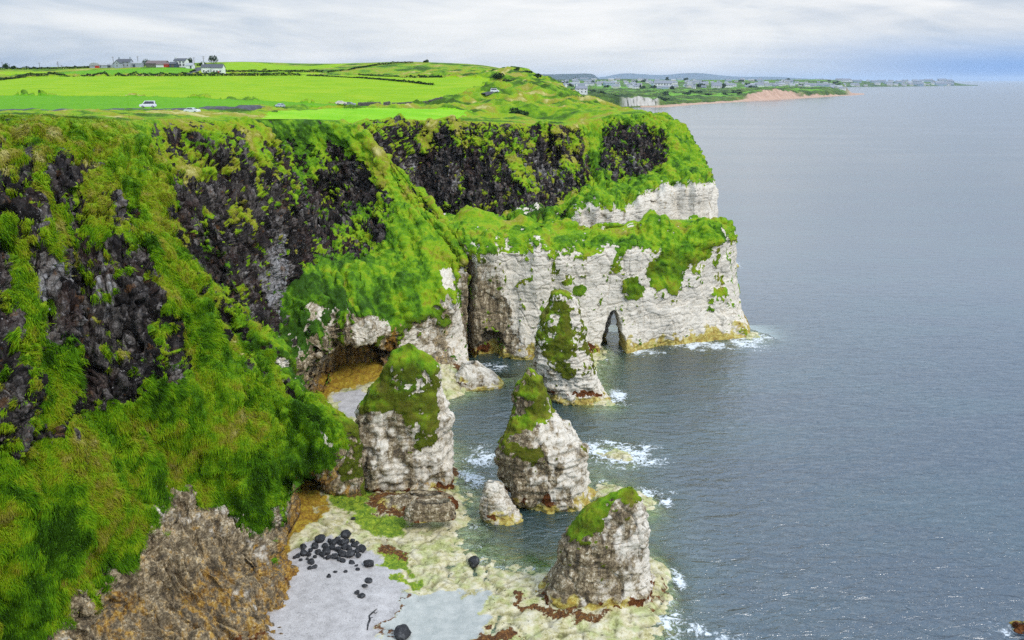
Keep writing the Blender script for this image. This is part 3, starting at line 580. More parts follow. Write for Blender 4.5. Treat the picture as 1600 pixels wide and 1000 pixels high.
# ------------------------------------------------------------------ sea stacks: ringed columns with their own outlines
def build_stack(name, prof, Y, depth, mat, label, gtop, amp=1.0, lean=0.0, seed=0, grassfn=None, leftshade=0.0, orange=0.0, kelpz=1.0, nu=220, nr=150, parent=None, cat='sea stack', chalk=1.0, hue=.5, dirt=.50, kelpw=.9):
    """prof: rows (v, left u, right u) seen at depth Y from top to foot; depth: front-back/side ratio"""
    rows = []
    for (v, ul, ur) in prof:
        a = P(ul, v, Y); b = P(ur, v, Y)
        rows.append(((a[0] + b[0]) / 2, a[2], (b[0] - a[0]) / 2))
    rows = np.array(rows); cnt = np.maximum((np.abs(np.diff(rows[:, 1])) / abs(rows[0, 1] - rows[-1, 1]) * nr).astype(int), 4)
    rr = catmull(rows, cnt, 0.15); rr[:, 2] = np.maximum(rr[:, 2], 0.02)
    z0 = rr[:, 1]
    th = np.linspace(0, 2 * np.pi, nu, endpoint=False)[:, None]
    c, s = np.cos(th), np.sin(th); e = 0.85
    cx = np.sign(c) * np.abs(c) ** e; sy = np.sign(s) * np.abs(s) ** e
    Xs = rr[None, :, 0] + cx * rr[None, :, 2]
    Ys = Y + lean * (z0[None] - z0[-1]) + sy * rr[None, :, 2] * depth
    Zs = z0[None] + 0 * Xs
    X = np.stack([Xs, Ys, Zs], -1)
    ctr = np.stack([rr[:, 0], np.full(len(rr), Y), z0], -1)[None]
    def nrm(X):
        du = np.roll(X, -1, 0) - np.roll(X, 1, 0); dv = np.gradient(X, axis=1)
        n = np.cross(du, dv); n /= np.maximum(np.linalg.norm(n, axis=-1, keepdims=True), 1e-9)
        if (n * (X - ctr)).sum(-1).mean() < 0: n = -n
        return n
    off = np.array([seed * 13.7, seed * 7.1, 0])
    n = nrm(X); taper = sst(0.0, 1.2, rr[:, 2])[None]
    X = X + n * ((fbm(X + off, 5.0, 3, 200) * .8 + fbm(X + off, 2.0, 3, 205) * .25) * taper * amp)[..., None]
    n = nrm(X); nz = n[..., 2]; z = X[..., 2]
    patch = fbm(X + off, 2.2, 4, 210, 0.6); q = X - np.array([0, 0, 0])
    u, v, _ = proj(X)
    g = gtop(z, X, nz) + 0.75 * patch + .5 * fbm(X + off, .7, 3, 214, .6)
    gm = sst(0.42, 0.58, g)
    h1, h2, hid = worley(X + off + fbm(X, 3, 2, 261)[..., None] * 0.9, 1.0, 9, (0.3, 0.3, 0.55))
    b1 = fbm(X + off, 1.0, 3, 271, 0.6, (0.18, 0.18, 1.7)); vcr = sst(0.035, 0.0, np.abs(fbm(X + off, 4.0, 2, 281, 0.5, (1, 1, 0.25))))
    chd = (hid - 0.5) * 0.32 - sst(0.10, 0, h2 - h1) * 0.22 + b1 * 0.26 + fbm(X + off, 1.6, 4, 291) * 0.32 - vcr * 0.35 + fbm(X + off, .45, 2, 292) * .09
    grd = 0.04 + np.abs(fbm(X + off, 1.3, 3, 311)) * 0.22 + fbm(X, .4, 3, 312) * .12
    X = X + n * (((1 - gm) * chd + gm * grd) * taper * min(1, amp + .2))[..., None]
    z = X[..., 2]
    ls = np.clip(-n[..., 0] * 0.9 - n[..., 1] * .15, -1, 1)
    d = np.clip(dirt + leftshade * (sst(-.1, .6, ls)) + .15 * patch, 0, 1)  # base stain, plus shade painted into left-facing sides
    alg = sst(2.0, 0.2, z + patch * 1.6) * (.72 + .5 * fbm(X + off, 1.2, 3, 335))
    kelp = np.clip(sst(kelpw, .2, np.abs(z - kelpz) + patch * .8), 0, 1) * sst(.0, .3, fbm(X + off, 2.2, 3, 331)) * .8
    m = np.stack([gm, np.full_like(gm, chalk), alg, np.ones_like(gm)], -1)
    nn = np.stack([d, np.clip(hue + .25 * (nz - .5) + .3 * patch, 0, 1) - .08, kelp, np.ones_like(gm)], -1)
    qq = np.stack([np.clip(orange * sst(5, 1, z) + 0 * gm, 0, 1), np.clip(.5 + (0.6 - nz) * 1.2 + patch * .6, 0, 1), np.zeros_like(gm), np.ones_like(gm)], -1)
    M = X.shape[1]; f = grid_faces(nu, M, wrap=True)
    top = X[:, 0].mean(0); top[2] = X[:, 0, 2].max()
    co = np.concatenate([X.reshape(-1, 3), top[None]]); k = len(co) - 1
    tri = np.array([[((i + 1) % nu) * M, i * M, k] for i in range(nu)])
    ap = lambda a: np.concatenate([a.reshape(-1, 4), a[:, 0].mean(0)[None]])
    base = np.array([rr[-1, 0], Y, 0.0])
    o = mesh_np(name, co - base, [f[:, ::-1], tri], mat, parent, attrs={'m': ap(m), 'n': ap(nn), 'q': ap(qq)})
    o.location = base
    if label: tag(o, label, cat)
    GR.append((X + 0, gm, nz, nn[..., 1] + .08, 1))
    return o
GR = []
# ------------------------------------------------------------------ shore platform and beach
def gz(u, v): return G(u, v, 0.0)
SHORE_PTS = []
def sp(u, v, z): p = G(u, v, z); SHORE_PTS.append(p)
for a in [(440,900,1.2),(470,860,1.4),(530,830,1.5),(590,880,.95),(640,930,.55),(610,990,.55),(520,960,1.1),(470,990,.9),(560,900,1.2),(430,840,2.0),(440,800,2.6),(500,820,1.6),(500,1040,.9),(600,1080,.4),(700,1080,.25),(380,1100,1.2),(300,1200,1.2),
          (560,800,.9),(600,830,.55),(620,790,.8),(680,790,.65),(710,765,.3),(650,840,.4),(700,850,.3),(690,900,.35),(730,930,.25),(650,900,.35),
          (700,980,.10),(660,960,.22),(760,960,.12),(800,920,.3),(830,900,.25),(780,900,.15),(850,930,.6),(880,960,.6),(950,960,.7),(1020,920,.7),(1048,890,.4),(1010,880,.6),(1000,960,.5),(980,985,.4),(900,1000,.4),(820,1000,.3),(900,1080,.25),(1030,1040,-.2),(800,1100,.2),
          (740,830,-.35),(770,850,-.7),(830,855,-1.6),(870,850,-2.2),(850,820,-2.4),(760,780,-.5),(735,800,.05),(800,840,-1.2),(820,800,-2.5),(740,750,-.9),(745,700,-1.4),(760,650,-2.5),(760,600,-3),(720,700,-.8),(715,740,.1),(705,620,.3),(735,600,.5),(770,595,.4),(800,590,-.6),(740,570,1),(700,660,-1.5),(760,860,-.25),(880,870,-.9),(870,895,-.1),
          (960,800,.3),(1000,785,.5),(1020,778,.3),(950,830,-2),(1045,790,-2.5),(930,760,.3),(900,820,-1),(985,760,-.8),(960,710,.55),(985,712,.45),(930,705,-.4),(1010,720,-1.2),(960,740,-1.2),(900,690,-2.5),(1060,720,-5),(1080,800,-5),
          (880,600,.3),(940,625,.5),(960,628,0),(1000,640,-3),(880,640,-1.5),(840,620,-2),(1000,560,-3),(960,545,-.6),(900,565,.2),(935,555,.3),(830,575,-1.2),(1100,545,-2.5),(1170,525,.3),(1195,528,-.3),(1240,540,-5),(1100,900,-4),(1090,960,-3),(1150,1050,-5),(1250,900,-7),(1200,700,-7),(1100,620,-6),(1300,600,-8),(1075,950,-1.0),(1060,1000,-.6),(960,1120,-.4),
          (540,640,.6),(560,660,.5),(500,650,1),(470,700,1.5),(640,640,.5),(600,700,1.2),(560,740,1)]: sp(*a)
def build_shore(mat):
    tp = TPS(SHORE_PTS, 2e-4)
    x = np.arange(-46, 66, 0.22); y0 = np.concatenate([np.arange(48, 125, 0.24), np.arange(125, 176, .5)])
    X, Yv = np.meshgrid(x, y0, indexing='ij')
    z = tp(X, Yv)
    p = np.stack([X, Yv, 0 * X], -1)
    sandw = 0 * X
    def pl(*uv): return [G(a, b)[:2] for a, b in uv]
    warp = fbm(p, 3.0, 4, 401, .6); wx = X + warp * 1.6; wy = Yv + fbm(p, 3.0, 4, 405, .6) * 1.6
    def soft(poly, w=1.0):
        k = np.zeros_like(X)
        for dx, dy in ((0,0),(.5,.3),(-.5,.3),(.3,-.5),(-.3,-.5),(.9,0),(-.9,0),(0,.9),(0,-.9)):
            k += in_poly(wx + dx * w, wy + dy * w, poly)
        return k / 9
    sand = soft(pl((380,960),(430,905),(445,882),(485,868),(525,852),(562,860),(588,884),(620,905),(645,935),(625,965),(590,1010),(560,1100),(200,1300)), .6)
    wet = soft(pl((640,935),(700,925),(760,935),(770,960),(740,1000),(700,1100),(540,1100),(600,1000),(625,965)), .8)
    green = np.maximum.reduce([soft(pl((510,770),(570,775),(600,810),(640,820),(620,850),(575,845),(545,820),(515,800))), soft(pl((590,870),(640,875),(645,905),(600,895)), .5), soft(pl((610,905),(665,915),(650,925),(615,918)), .4), .55 * soft(pl((640,800),(670,800),(660,830),(630,830))), .7*soft(pl((820,855),(865,860),(850,885),(820,880)))])
    kelp = np.maximum.reduce([soft(pl((575,790),(600,775),(640,790),(705,775),(715,800),(650,808),(610,815))), soft(pl((690,730),(720,735),(690,770),(640,775),(650,755)), .7), soft(pl((810,925),(830,945),(860,962),(900,955),(960,935),(1005,915),(1005,925),(940,952),(870,972),(830,962),(805,940)), .3),
                              soft(pl((590,850),(625,860),(640,880),(600,885)), .4) * .8, soft(pl((648,932),(654,937),(630,968),(604,1002),(594,1002),(620,964)), .15) * .8, soft(pl((745,990),(790,985),(820,1000),(740,1010)), .3), soft(pl((715,590),(735,560),(740,590),(770,585),(745,610),(715,610)), .3), .8 * soft(pl((880,970),(950,965),(940,980),(900,985)), .4), .7*soft(pl((1010,960),(1045,930),(1050,900),(1040,905),(1030,930),(1000,955)), .2)])
    sand = np.maximum(sand, soft(pl((525,632),(560,620),(578,642),(560,662),(530,654)), .6))
    orange = np.maximum(soft(pl((455,590),(520,560),(600,575),(600,610),(540,622),(505,640),(490,690),(450,690)), .7), soft(pl((400,910),(410,800),(440,770),(500,775),(510,805),(492,835),(462,862),(436,890)), .7), .9 * soft(pl((545,745),(600,745),(570,790),(520,770))))
    orange = np.clip(orange, 0, 1)
    lump = fbm(p, 1.4, 5, 411, .6); f1, f2, fid = worley(p, 1.0, 15, (.45, .45, 1)); crack = sst(.09, 0, f2 - f1)
    plat = np.clip(1 - sand - wet, 0, 1)
    z = z + plat * (lump * .22 + (fid - .5) * .22 - crack * .22) + sand * (fbm(p, 4, 3, 421) * .12 + fbm(p, .35, 2, 423) * .03) + wet * fbm(p, 1.5, 3, 425) * .04 + kelp * (.08 + np.abs(fbm(p, .5, 2, 427)) * .25)
    cols = dict(m=np.stack([sand, wet, green, np.ones_like(X)], -1).reshape(-1, 4), n=np.stack([kelp, orange, crack * plat, np.ones_like(X)], -1).reshape(-1, 4))
    o = mesh_np('beach', np.stack([X, Yv, z], -1).reshape(-1, 3), grid_faces(*X.shape), mat, attrs=cols)
    tag(o, 'pale sand cove and weedy chalk shore platform at the cliff foot', 'beach', kind='structure')
    return tp, o
def make_shore_mat():
    t = NT('shore'); p = pos(t); m = t.sep(t.attr('m').outputs['Color']); n = t.sep(t.attr('n').outputs['Color'])
    fine = t.noise(p, 4.0, 5, .7); mid = t.noise(p, .9, 4, .65); sp_ = t.noise(p, 9.0, 3, .7)
    pc = t.ramp(t.math('ADD', t.math('MULTIPLY', mid, .65), t.math('MULTIPLY', fine, .4)),
                [(.34, (.17, .15, .05)), (.44, (.42, .37, .16)), (.54, (.62, .55, .34)), (.68, (.74, .68, .52))])
    yg = t.mr(t.noise(p, .5, 4, .6), .46, .62)
    pc = t.mix(t.math('MULTIPLY', yg, .65), pc, t.ramp(fine, [(.35, (.22, .27, .05)), (.65, (.50, .54, .20))]))
    spots = t.mr(t.noise(p, 2.2, 5, .75), .60, .66)
    pc = t.mix(t.math('MULTIPLY', spots, .85), pc, (.05, .04, .018))
    pc = t.mix(t.math('MULTIPLY', t.mr(t.noise(p, 5.5, 4, .75), .63, .68), .8), pc, (.06, .045, .02))
    pc = t.mix(t.math('MULTIPLY', n[2], .6), pc, (.09, .08, .04))
    sd = t.ramp(t.math('ADD', t.math('MULTIPLY', sp_, .5), t.math('MULTIPLY', mid, .5)), [(.36, (.31, .29, .275)), (.5, (.47, .44, .42)), (.66, (.60, .57, .545))])
    sd = t.mix(t.mr(t.noise(p, 6.0, 3, .7), .64, .68), sd, (.13, .12, .12))
    wt = t.ramp(mid, [(.3, (.34, .36, .33)), (.7, (.52, .52, .47))])
    gr = t.ramp(t.math('ADD', t.math('MULTIPLY', fine, .6), t.math('MULTIPLY', mid, .4)), [(.34, (.015, .05, .012)), (.48, (.13, .22, .012)), (.62, (.36, .42, .03)), (.75, (.55, .55, .2))])
    kp = t.ramp(fine, [(.3, (.022, .012, .006)), (.48, (.10, .040, .012)), (.62, (.22, .095, .02)), (.74, (.40, .30, .10))])
    og = t.ramp(t.math('ADD', t.math('MULTIPLY', fine, .6), t.math('MULTIPLY', mid, .4)), [(.32, (.07, .035, .01)), (.46, (.28, .15, .015)), (.6, (.45, .34, .03)), (.75, (.50, .42, .16))])
    wob = t.math('ADD', t.math('MULTIPLY', t.math('SUBTRACT', fine, .5), 1.1), t.math('MULTIPLY', t.math('SUBTRACT', mid, .5), .5))
    def f(x): return t.mr(t.math('ADD', x, wob), .35, .65)
    c = t.mix(f(m[0]), pc, sd); c = t.mix(f(m[1]), c, wt); c = t.mix(f(n[1]), c, og); c = t.mix(f(m[2]), c, gr); kf = t.mr(t.math('ADD', n[0], t.math('MULTIPLY', t.math('SUBTRACT', t.noise(p, 2.4, 5, .75), .5), 2.0)), .50, .72); c = t.mix(kf, c, kp)
    rough = t.mix(f(m[1]), (.85, .85, .85), (.3, .3, .3))
    return t.out(c, rough, t.bump(fine, .5, .12), .3)
# ------------------------------------------------------------------ sea
FOAM = [(975,712,62,22,1.0),(930,700,25,18,.9),(1005,715,22,14,.8),(750,715,40,24,.75),(735,745,35,22,.8),(700,770,25,12,.5),(1040,785,14,10,1),(1010,775,40,12,.8),(1000,768,40,8,.7),(965,618,16,12,1),(958,630,24,7,.9),(1095,540,60,9,.9),(1165,535,35,12,1),(1000,550,40,8,.8),(1190,527,20,5,1),(775,573,26,8,.8),(815,568,25,5,.4),(960,545,10,14,.5),(1060,905,12,18,.9),(1050,975,30,20,1),(1085,985,28,14,.9),(1045,945,22,14,.6),(1130,1000,40,16,.6),(1590,990,40,22,.6),(740,820,30,30,.35),(760,800,16,14,.5),(730,690,20,14,.4),(985,700,50,7,.9),(1150,412,14,5,.6),(950,690,30,6,.7),(1055,770,10,6,.6),(905,690,18,6,.5)]
def build_sea(tp, mat):
    # fine patch by the shore, then widening rings out to the horizon: one sheet
    xs = np.concatenate([-np.geomspace(60000, 64, 46), np.arange(-60, 112, .42), np.geomspace(114, 60000, 60)])
    ys = np.concatenate([-np.geomspace(60000, 45, 30)[:-1], np.arange(-44, 52, 8), np.arange(52, 182, .42), np.geomspace(184, 60000, 90)])
    X, Y = np.meshgrid(xs, ys, indexing='ij')
    ins = (X > -46) & (X < 66) & (Y > 48) & (Y < 176)
    z = np.full(X.shape, -9.0); z[ins] = tp(X[ins], Y[ins])
    d = np.clip(-z, 0, 9)
    edge = np.minimum(sst(66, 56, np.abs(X)), 1)
    sh = np.where(ins, np.exp(-d / 1.7), 0) * edge
    fo = np.zeros_like(X); p = np.stack([X, Y, 0 * X], -1)
    loc = (X > -60) & (X < 112) & (Y > 50) & (Y < 300)
    pl = p[loc]; w = fbm(pl, 2.6, 4, 501, .65); fl = fo[loc]
    for (u, v, ru, rv, a) in FOAM:
        c = G(u, v); t = c[1] / (CP + -(v - 500) / F * SP); rx = ru * t / F; ry = abs(G(u, v - rv)[1] - G(u, v + rv)[1]) / 2
        k = ((pl[:, 0] - c[0]) / rx) ** 2 + ((pl[:, 1] - c[1]) / ry) ** 2
        fl = np.maximum(fl, a * np.exp(-k * .9) * (1.0 + w * .8))
    zl = z[loc]; fl = np.maximum(fl, .55 * sst(.55, .0, np.abs(zl + .12)) * sst(-.1, .35, w) * (pl[:, 0] > -14))
    fo[loc] = np.clip(fl, 0, 1)
    o = mesh_np('sea', p.reshape(-1, 3), grid_faces(*X.shape), mat, attrs={'sh': sh.ravel(), 'foam': fo.ravel()})
    tag(o, 'rippled grey-blue sea reaching to the horizon', 'sea', kind='structure')
def make_sea_mat():
    t = NT('sea_water'); p = pos(t)
    sh = t.attr('sh').outputs['Fac']; fo = t.attr('foam').outputs['Fac']
    w1 = t.noise(t.mapping(p, (.20, .42, 1), (0, 0, .12)), 1.0, 3, .6, .6)
    w2 = t.noise(t.mapping(p, (.55, 1.05, 1), (0, 0, -.18)), 1.0, 4, .65, .5)
    w3 = t.noise(t.mapping(p, (.03, .07, 1), (0, 0, .3)), 1.0, 3, .6)
    h = t.math('ADD', t.math('MULTIPLY', w1, .9), t.math('MULTIPLY', w2, .5))
    ln = t.n('ShaderNodeVectorMath', operation='LENGTH'); t.l(p, ln.inputs[0])
    fade = t.ramp(t.math('DIVIDE', t.math('LOGARITHM', t.math('MAXIMUM', ln.outputs['Value'], 1.0), 10.0), 4.0), [(.46, (1, 1, 1)), (.53, (.55,) * 3), (.60, (.15,) * 3), (.68, (.04,) * 3), (.85, (.008,) * 3)])
    bp = t.n('ShaderNodeBump'); bp.inputs['Strength'].default_value = 1.0; t.l(t.math('MULTIPLY', fade, .95), bp.inputs['Distance']); t.l(h, bp.inputs['Height']); nb = bp.outputs[0]
    gust = t.noise(t.mapping(p, (.006, .02, 1), (0, 0, .1)), 1.0, 3, .6)
    deep = t.mix(t.mr(w3, .4, .65), (.008, .030, .048), (.010, .042, .056))
    deep = t.mix(sh, deep, (.10, .16, .12))
    b = t.n('ShaderNodeBsdfPrincipled'); t.l(deep, b.inputs['Base Color']); b.inputs['IOR'].default_value = 1.85
    t.l(t.mr(gust, .3, .7, .14, .20), b.inputs['Roughness']); t.l(nb, b.inputs['Normal']); b.inputs['Specular IOR Level'].default_value = .8
    tr = t.n('ShaderNodeBsdfTransparent', _Color=(.80, .93, .86, 1))
    gl = t.n('ShaderNodeBsdfGlossy', _Roughness=.08); t.l(nb, gl.inputs['Normal'])
    fr = t.n('ShaderNodeFresnel', _IOR=1.33); t.l(nb, fr.inputs['Normal'])
    m0 = t.n('ShaderNodeMixShader'); t.l(fr.outputs[0], m0.inputs[0]); t.l(tr.outputs[0], m0.inputs[1]); t.l(gl.outputs[0], m0.inputs[2])
    m1 = t.n('ShaderNodeMixShader'); t.l(t.mr(sh, .12, .95, 0, .92), m1.inputs[0]); t.l(b.outputs[0], m1.inputs[1]); t.l(m0.outputs[0], m1.inputs[2])
    fn = t.noise(p, 1.1, 6, .72, 1.6)
    fd = t.n('ShaderNodeBsdfDiffuse', _Color=(.80, .84, .86, 1))
    ff = t.math('MAXIMUM', 0.0, t.mr(t.math('ADD', fo, t.math('MULTIPLY', t.math('SUBTRACT', fn, .5), 3.0)), .50, 1.05, 0, .92))
    ff = t.math('MULTIPLY', ff, t.mr(fo, .02, .1))
    m2 = t.n('ShaderNodeMixShader'); t.l(ff, m2.inputs[0]); t.l(m1.outputs[0], m2.inputs[1]); t.l(fd.outputs[0], m2.inputs[2])
    o = t.n('ShaderNodeOutputMaterial'); t.l(m2.outputs[0], o.inputs[0])
    return t.m
# ------------------------------------------------------------------ farmland on the plateau
LAND = [tuple(b) for b, s in zip(BRINK, ST) if True and b[2] > 34 and b[1] > 60]
def L(u, v, Y): LAND.append(tuple(P(u, v, Y)))
for u in (-350, -150, 0, 120, 230):
    L(u, 174, 205 + 0 * u); L(u, 149, 330); L(u, 122 if u > 30 else 127, 520)
for a in [(300,174,232),(430,167,300),(440,182,235),(530,165,325),(560,183,262),(600,166,335),(680,163,355),(700,183,285),(760,170,330),(750,140,440),(770,122,540),(650,134,480),(500,118,560),(400,118,545),(600,122,600),
          (150,107,690),(300,105,700),(340,110,690),(60,111,640),(0,111,640),(-200,112,640),(-350,113,640),(0,106.5,760),(150,103.5,760),(300,102,790),(-300,108,760),
          (380,96.5,900),(440,101,860),(470,103.5,830),(540,99,850),(590,97.5,830),(640,96.5,820),(700,98.5,780),(760,106,700),(560,112,690),(660,113,690),(740,120,610),
          (800,109,640),(830,112,620),(850,118,590),(880,137,530),(800,128,530),(800,148,420),(790,165,350),(850,150,430),(850,175,330),(905,150,470),(900,170,350),(925,158,430),(940,167,370),(965,172,350),(820,185,300),(870,187,305),(900,192,292),
          (760,150,410),(720,150,412)]: L(*a)
for p_ in [(-300,1100,40),(0,1100,40),(-600,1100,45),(45,530,38),(70,530,20),(95,530,-2),(120,600,-8),(62,600,22),(42,640,36),(65,700,18),(110,760,-8),(30,760,45),(90,900,-8),(0,1000,42),(140,700,-12),(160,1000,-14),(66,430,26),(90,430,0),(64,365,30),(100,350,-5),(-300,1600,36),(300,1600,-20),(0,800,55),(-500,500,50),(-600,300,46),(-500,150,45),(-200,60,47),(-150,40,47)]: LAND.append(p_)
land = TPS(LAND, 2e-5)
def onland(u, v):
    ys = np.linspace(70, 1050, 1400)
    zc = -(v - 500) / F; t = ys / (CP + zc * SP); x = (u - 800) / F * t; z = H + t * (-SP + zc * CP)
    d = z - land(x, ys)
    k = np.where((d[:-1] > 0) & (d[1:] <= 0))[0]
    k = k[0] if len(k) else int(np.argmin(np.abs(d[300:]))) + 300
    return np.array([x[k], ys[k], float(land(np.array([x[k]]), np.array([ys[k]]))[0])])
def build_land(mat):
    order = [i for i in range(len(ST)) if BRINK[i][2] > 35 and BRINK[i][1] < 312]
    bu, bv, _ = proj(BRINK); ks = sorted([(bu[i], np.hypot(BRINK[i][0], BRINK[i][1])) for i in order if not (i > 30 and bu[i] < 545)])
    az = np.concatenate([np.linspace(-420, -40, 60, endpoint=False), np.linspace(-40, 1030, 760)])
    r0 = np.interp(az, [k[0] for k in ks], [k[1] for k in ks]) + .3
    n = 430; tt = np.linspace(0, 1, n)[None] ** 1.25
    Rr = r0[:, None] * (1400.0 / r0[:, None]) ** tt
    dx = (az - 800) / F; ang = np.arctan(dx / 1.02)[:, None]
    X = Rr * np.sin(ang); Y = Rr * np.cos(ang); z = land(X, Y)
    p = np.stack([X, Y, 0 * X], -1)
    poly = lambda *uv: [onland(a, b)[:2] for a, b in uv]
    wx = X + fbm(p, 9, 3, 601) * 2.2; wy = Y + fbm(p, 9, 3, 607) * 4.0
    bright = in_poly(wx, wy, poly((-330,134),(-330,150),(0,148.5),(200,150),(400,156),(500,161),(610,164.5),(680,158),(720,147),(752,135),(768,122.5),(700,121),(620,119.5),(560,117.5),(480,117),(400,118),(200,119),(60,119.5),(0,125)))
    strip = in_poly(wx, wy, poly((-330,150.5),(0,149),(200,150.5),(400,156.5),(500,161.5),(610,165),(560,166),(440,164),(400,166),(330,170),(260,172.5),(160,170),(60,172),(-330,174)))
    mead = in_poly(wx, wy, poly((415,183),(440,173),(520,168.5),(600,169),(700,170),(735,174),(718,184),(640,186),(560,187),(470,187)))
    farm = in_poly(wx, wy, poly((80,116.5),(120,111),(200,107.5),(290,105.5),(305,108),(300,113),(250,116),(150,117)))
    ul = in_poly(wx, wy, poly((-330,112.5),(0,111.5),(85,111.5),(60,115),(0,116.5),(-330,120)))
    hr = in_poly(wx, wy, poly((340,103),(352,97.5),(385,96.8),(430,100.5),(470,103.6),(520,100.6),(556,98.6),(520,106),(470,109),(430,110),(345,110)))
    hr2 = in_poly(wx, wy, poly((300,115.5),(340,112.2),(440,113.2),(500,114.2),(500,116),(400,116.5),(300,117)))
    rough = 1 - np.clip(bright + strip + mead + farm + ul + hr + hr2, 0, 1.0)
    rr = np.hypot(X, Y); near = sst(0, 12, Rr - r0[:, None])
    z = z + rough * near * (fbm(p, 14, 4, 611, .55) * .8 + fbm(p, 3, 3, 615) * .4) * sst(480, 320, rr) + rough * near * (fbm(p, 40, 3, 617) * 2.2 + (.5 - np.abs(fbm(p, 26, 3, 619, .55)) * 2.2) * 3.6 - .4 + fbm(p, 7, 3, 623) * .9) * sst(260, 380, rr) * sst(760, 560, rr) + (1 - rough) * fbm(p, 2, 3, 621) * .12
    col = np.zeros(X.shape + (4,)); col[..., 3] = 1
    col[..., 0] = np.clip(bright + hr * .75 + ul * .8 + hr2 * .9, 0, 1); col[..., 1] = np.clip(strip + farm * .9 + mead * .0, 0, 1); col[..., 2] = mead
    hue = np.clip(.50 + fbm(p, 22, 4, 631, .6) * .85 + sst(200, 110, rr) * .10, 0, 1) - .08
    o = mesh_np('farmland', np.stack([X, Y, z], -1).reshape(-1, 3), grid_faces(*X.shape), mat, attrs={'f': col.reshape(-1, 4), 'hue': hue.ravel()})
    tag(o, 'bright green fields and rough grass on the clifftop', 'field', kind='structure')
    return X, Y, z, rough
def make_land_mat():
    t = NT('farmland'); p = pos(t); f = t.sep(t.attr('f').outputs['Color']); hue = t.attr('hue').outputs['Fac']
    ps = t.mapping(p, (.38, .28, .38)); rough = t.mix(.14, grass_colour(t, ps, hue), (.13, .14, .03))
    rows = t.noise(t.mapping(p, (.02, .9, .1), (0, 0, .35)), 1.0, 3, .6); mid = t.noise(p, .06, 4, .6); fine = t.noise(p, .8, 4, .7)
    br = t.ramp(t.math('ADD', t.math('MULTIPLY', mid, .6), t.math('MULTIPLY', rows, .4)), [(.38, (.195, .37, .004)), (.5, (.24, .41, .004)), (.62, (.31, .43, .012))])
    st = t.ramp(t.math('ADD', t.math('MULTIPLY', fine, .5), t.math('MULTIPLY', rows, .5)), [(.35, (.075, .23, .005)), (.5, (.12, .33, .006)), (.68, (.19, .40, .012))])
    md = t.ramp(t.math('ADD', t.math('MULTIPLY', fine, .4), t.math('MULTIPLY', mid, .6)), [(.35, (.16, .42, .006)), (.5, (.22, .50, .008)), (.68, (.36, .54, .05))])
    wob = t.math('MULTIPLY', t.math('SUBTRACT', fine, .5), .5)
    k = lambda x: t.mr(t.math('ADD', x, wob), .4, .6)
    c = t.mix(k(f[0]), rough, br); c = t.mix(k(f[1]), c, st); c = t.mix(k(f[2]), c, md)
    return t.out(c, .95, t.bump(fine, .6, .3), .1)
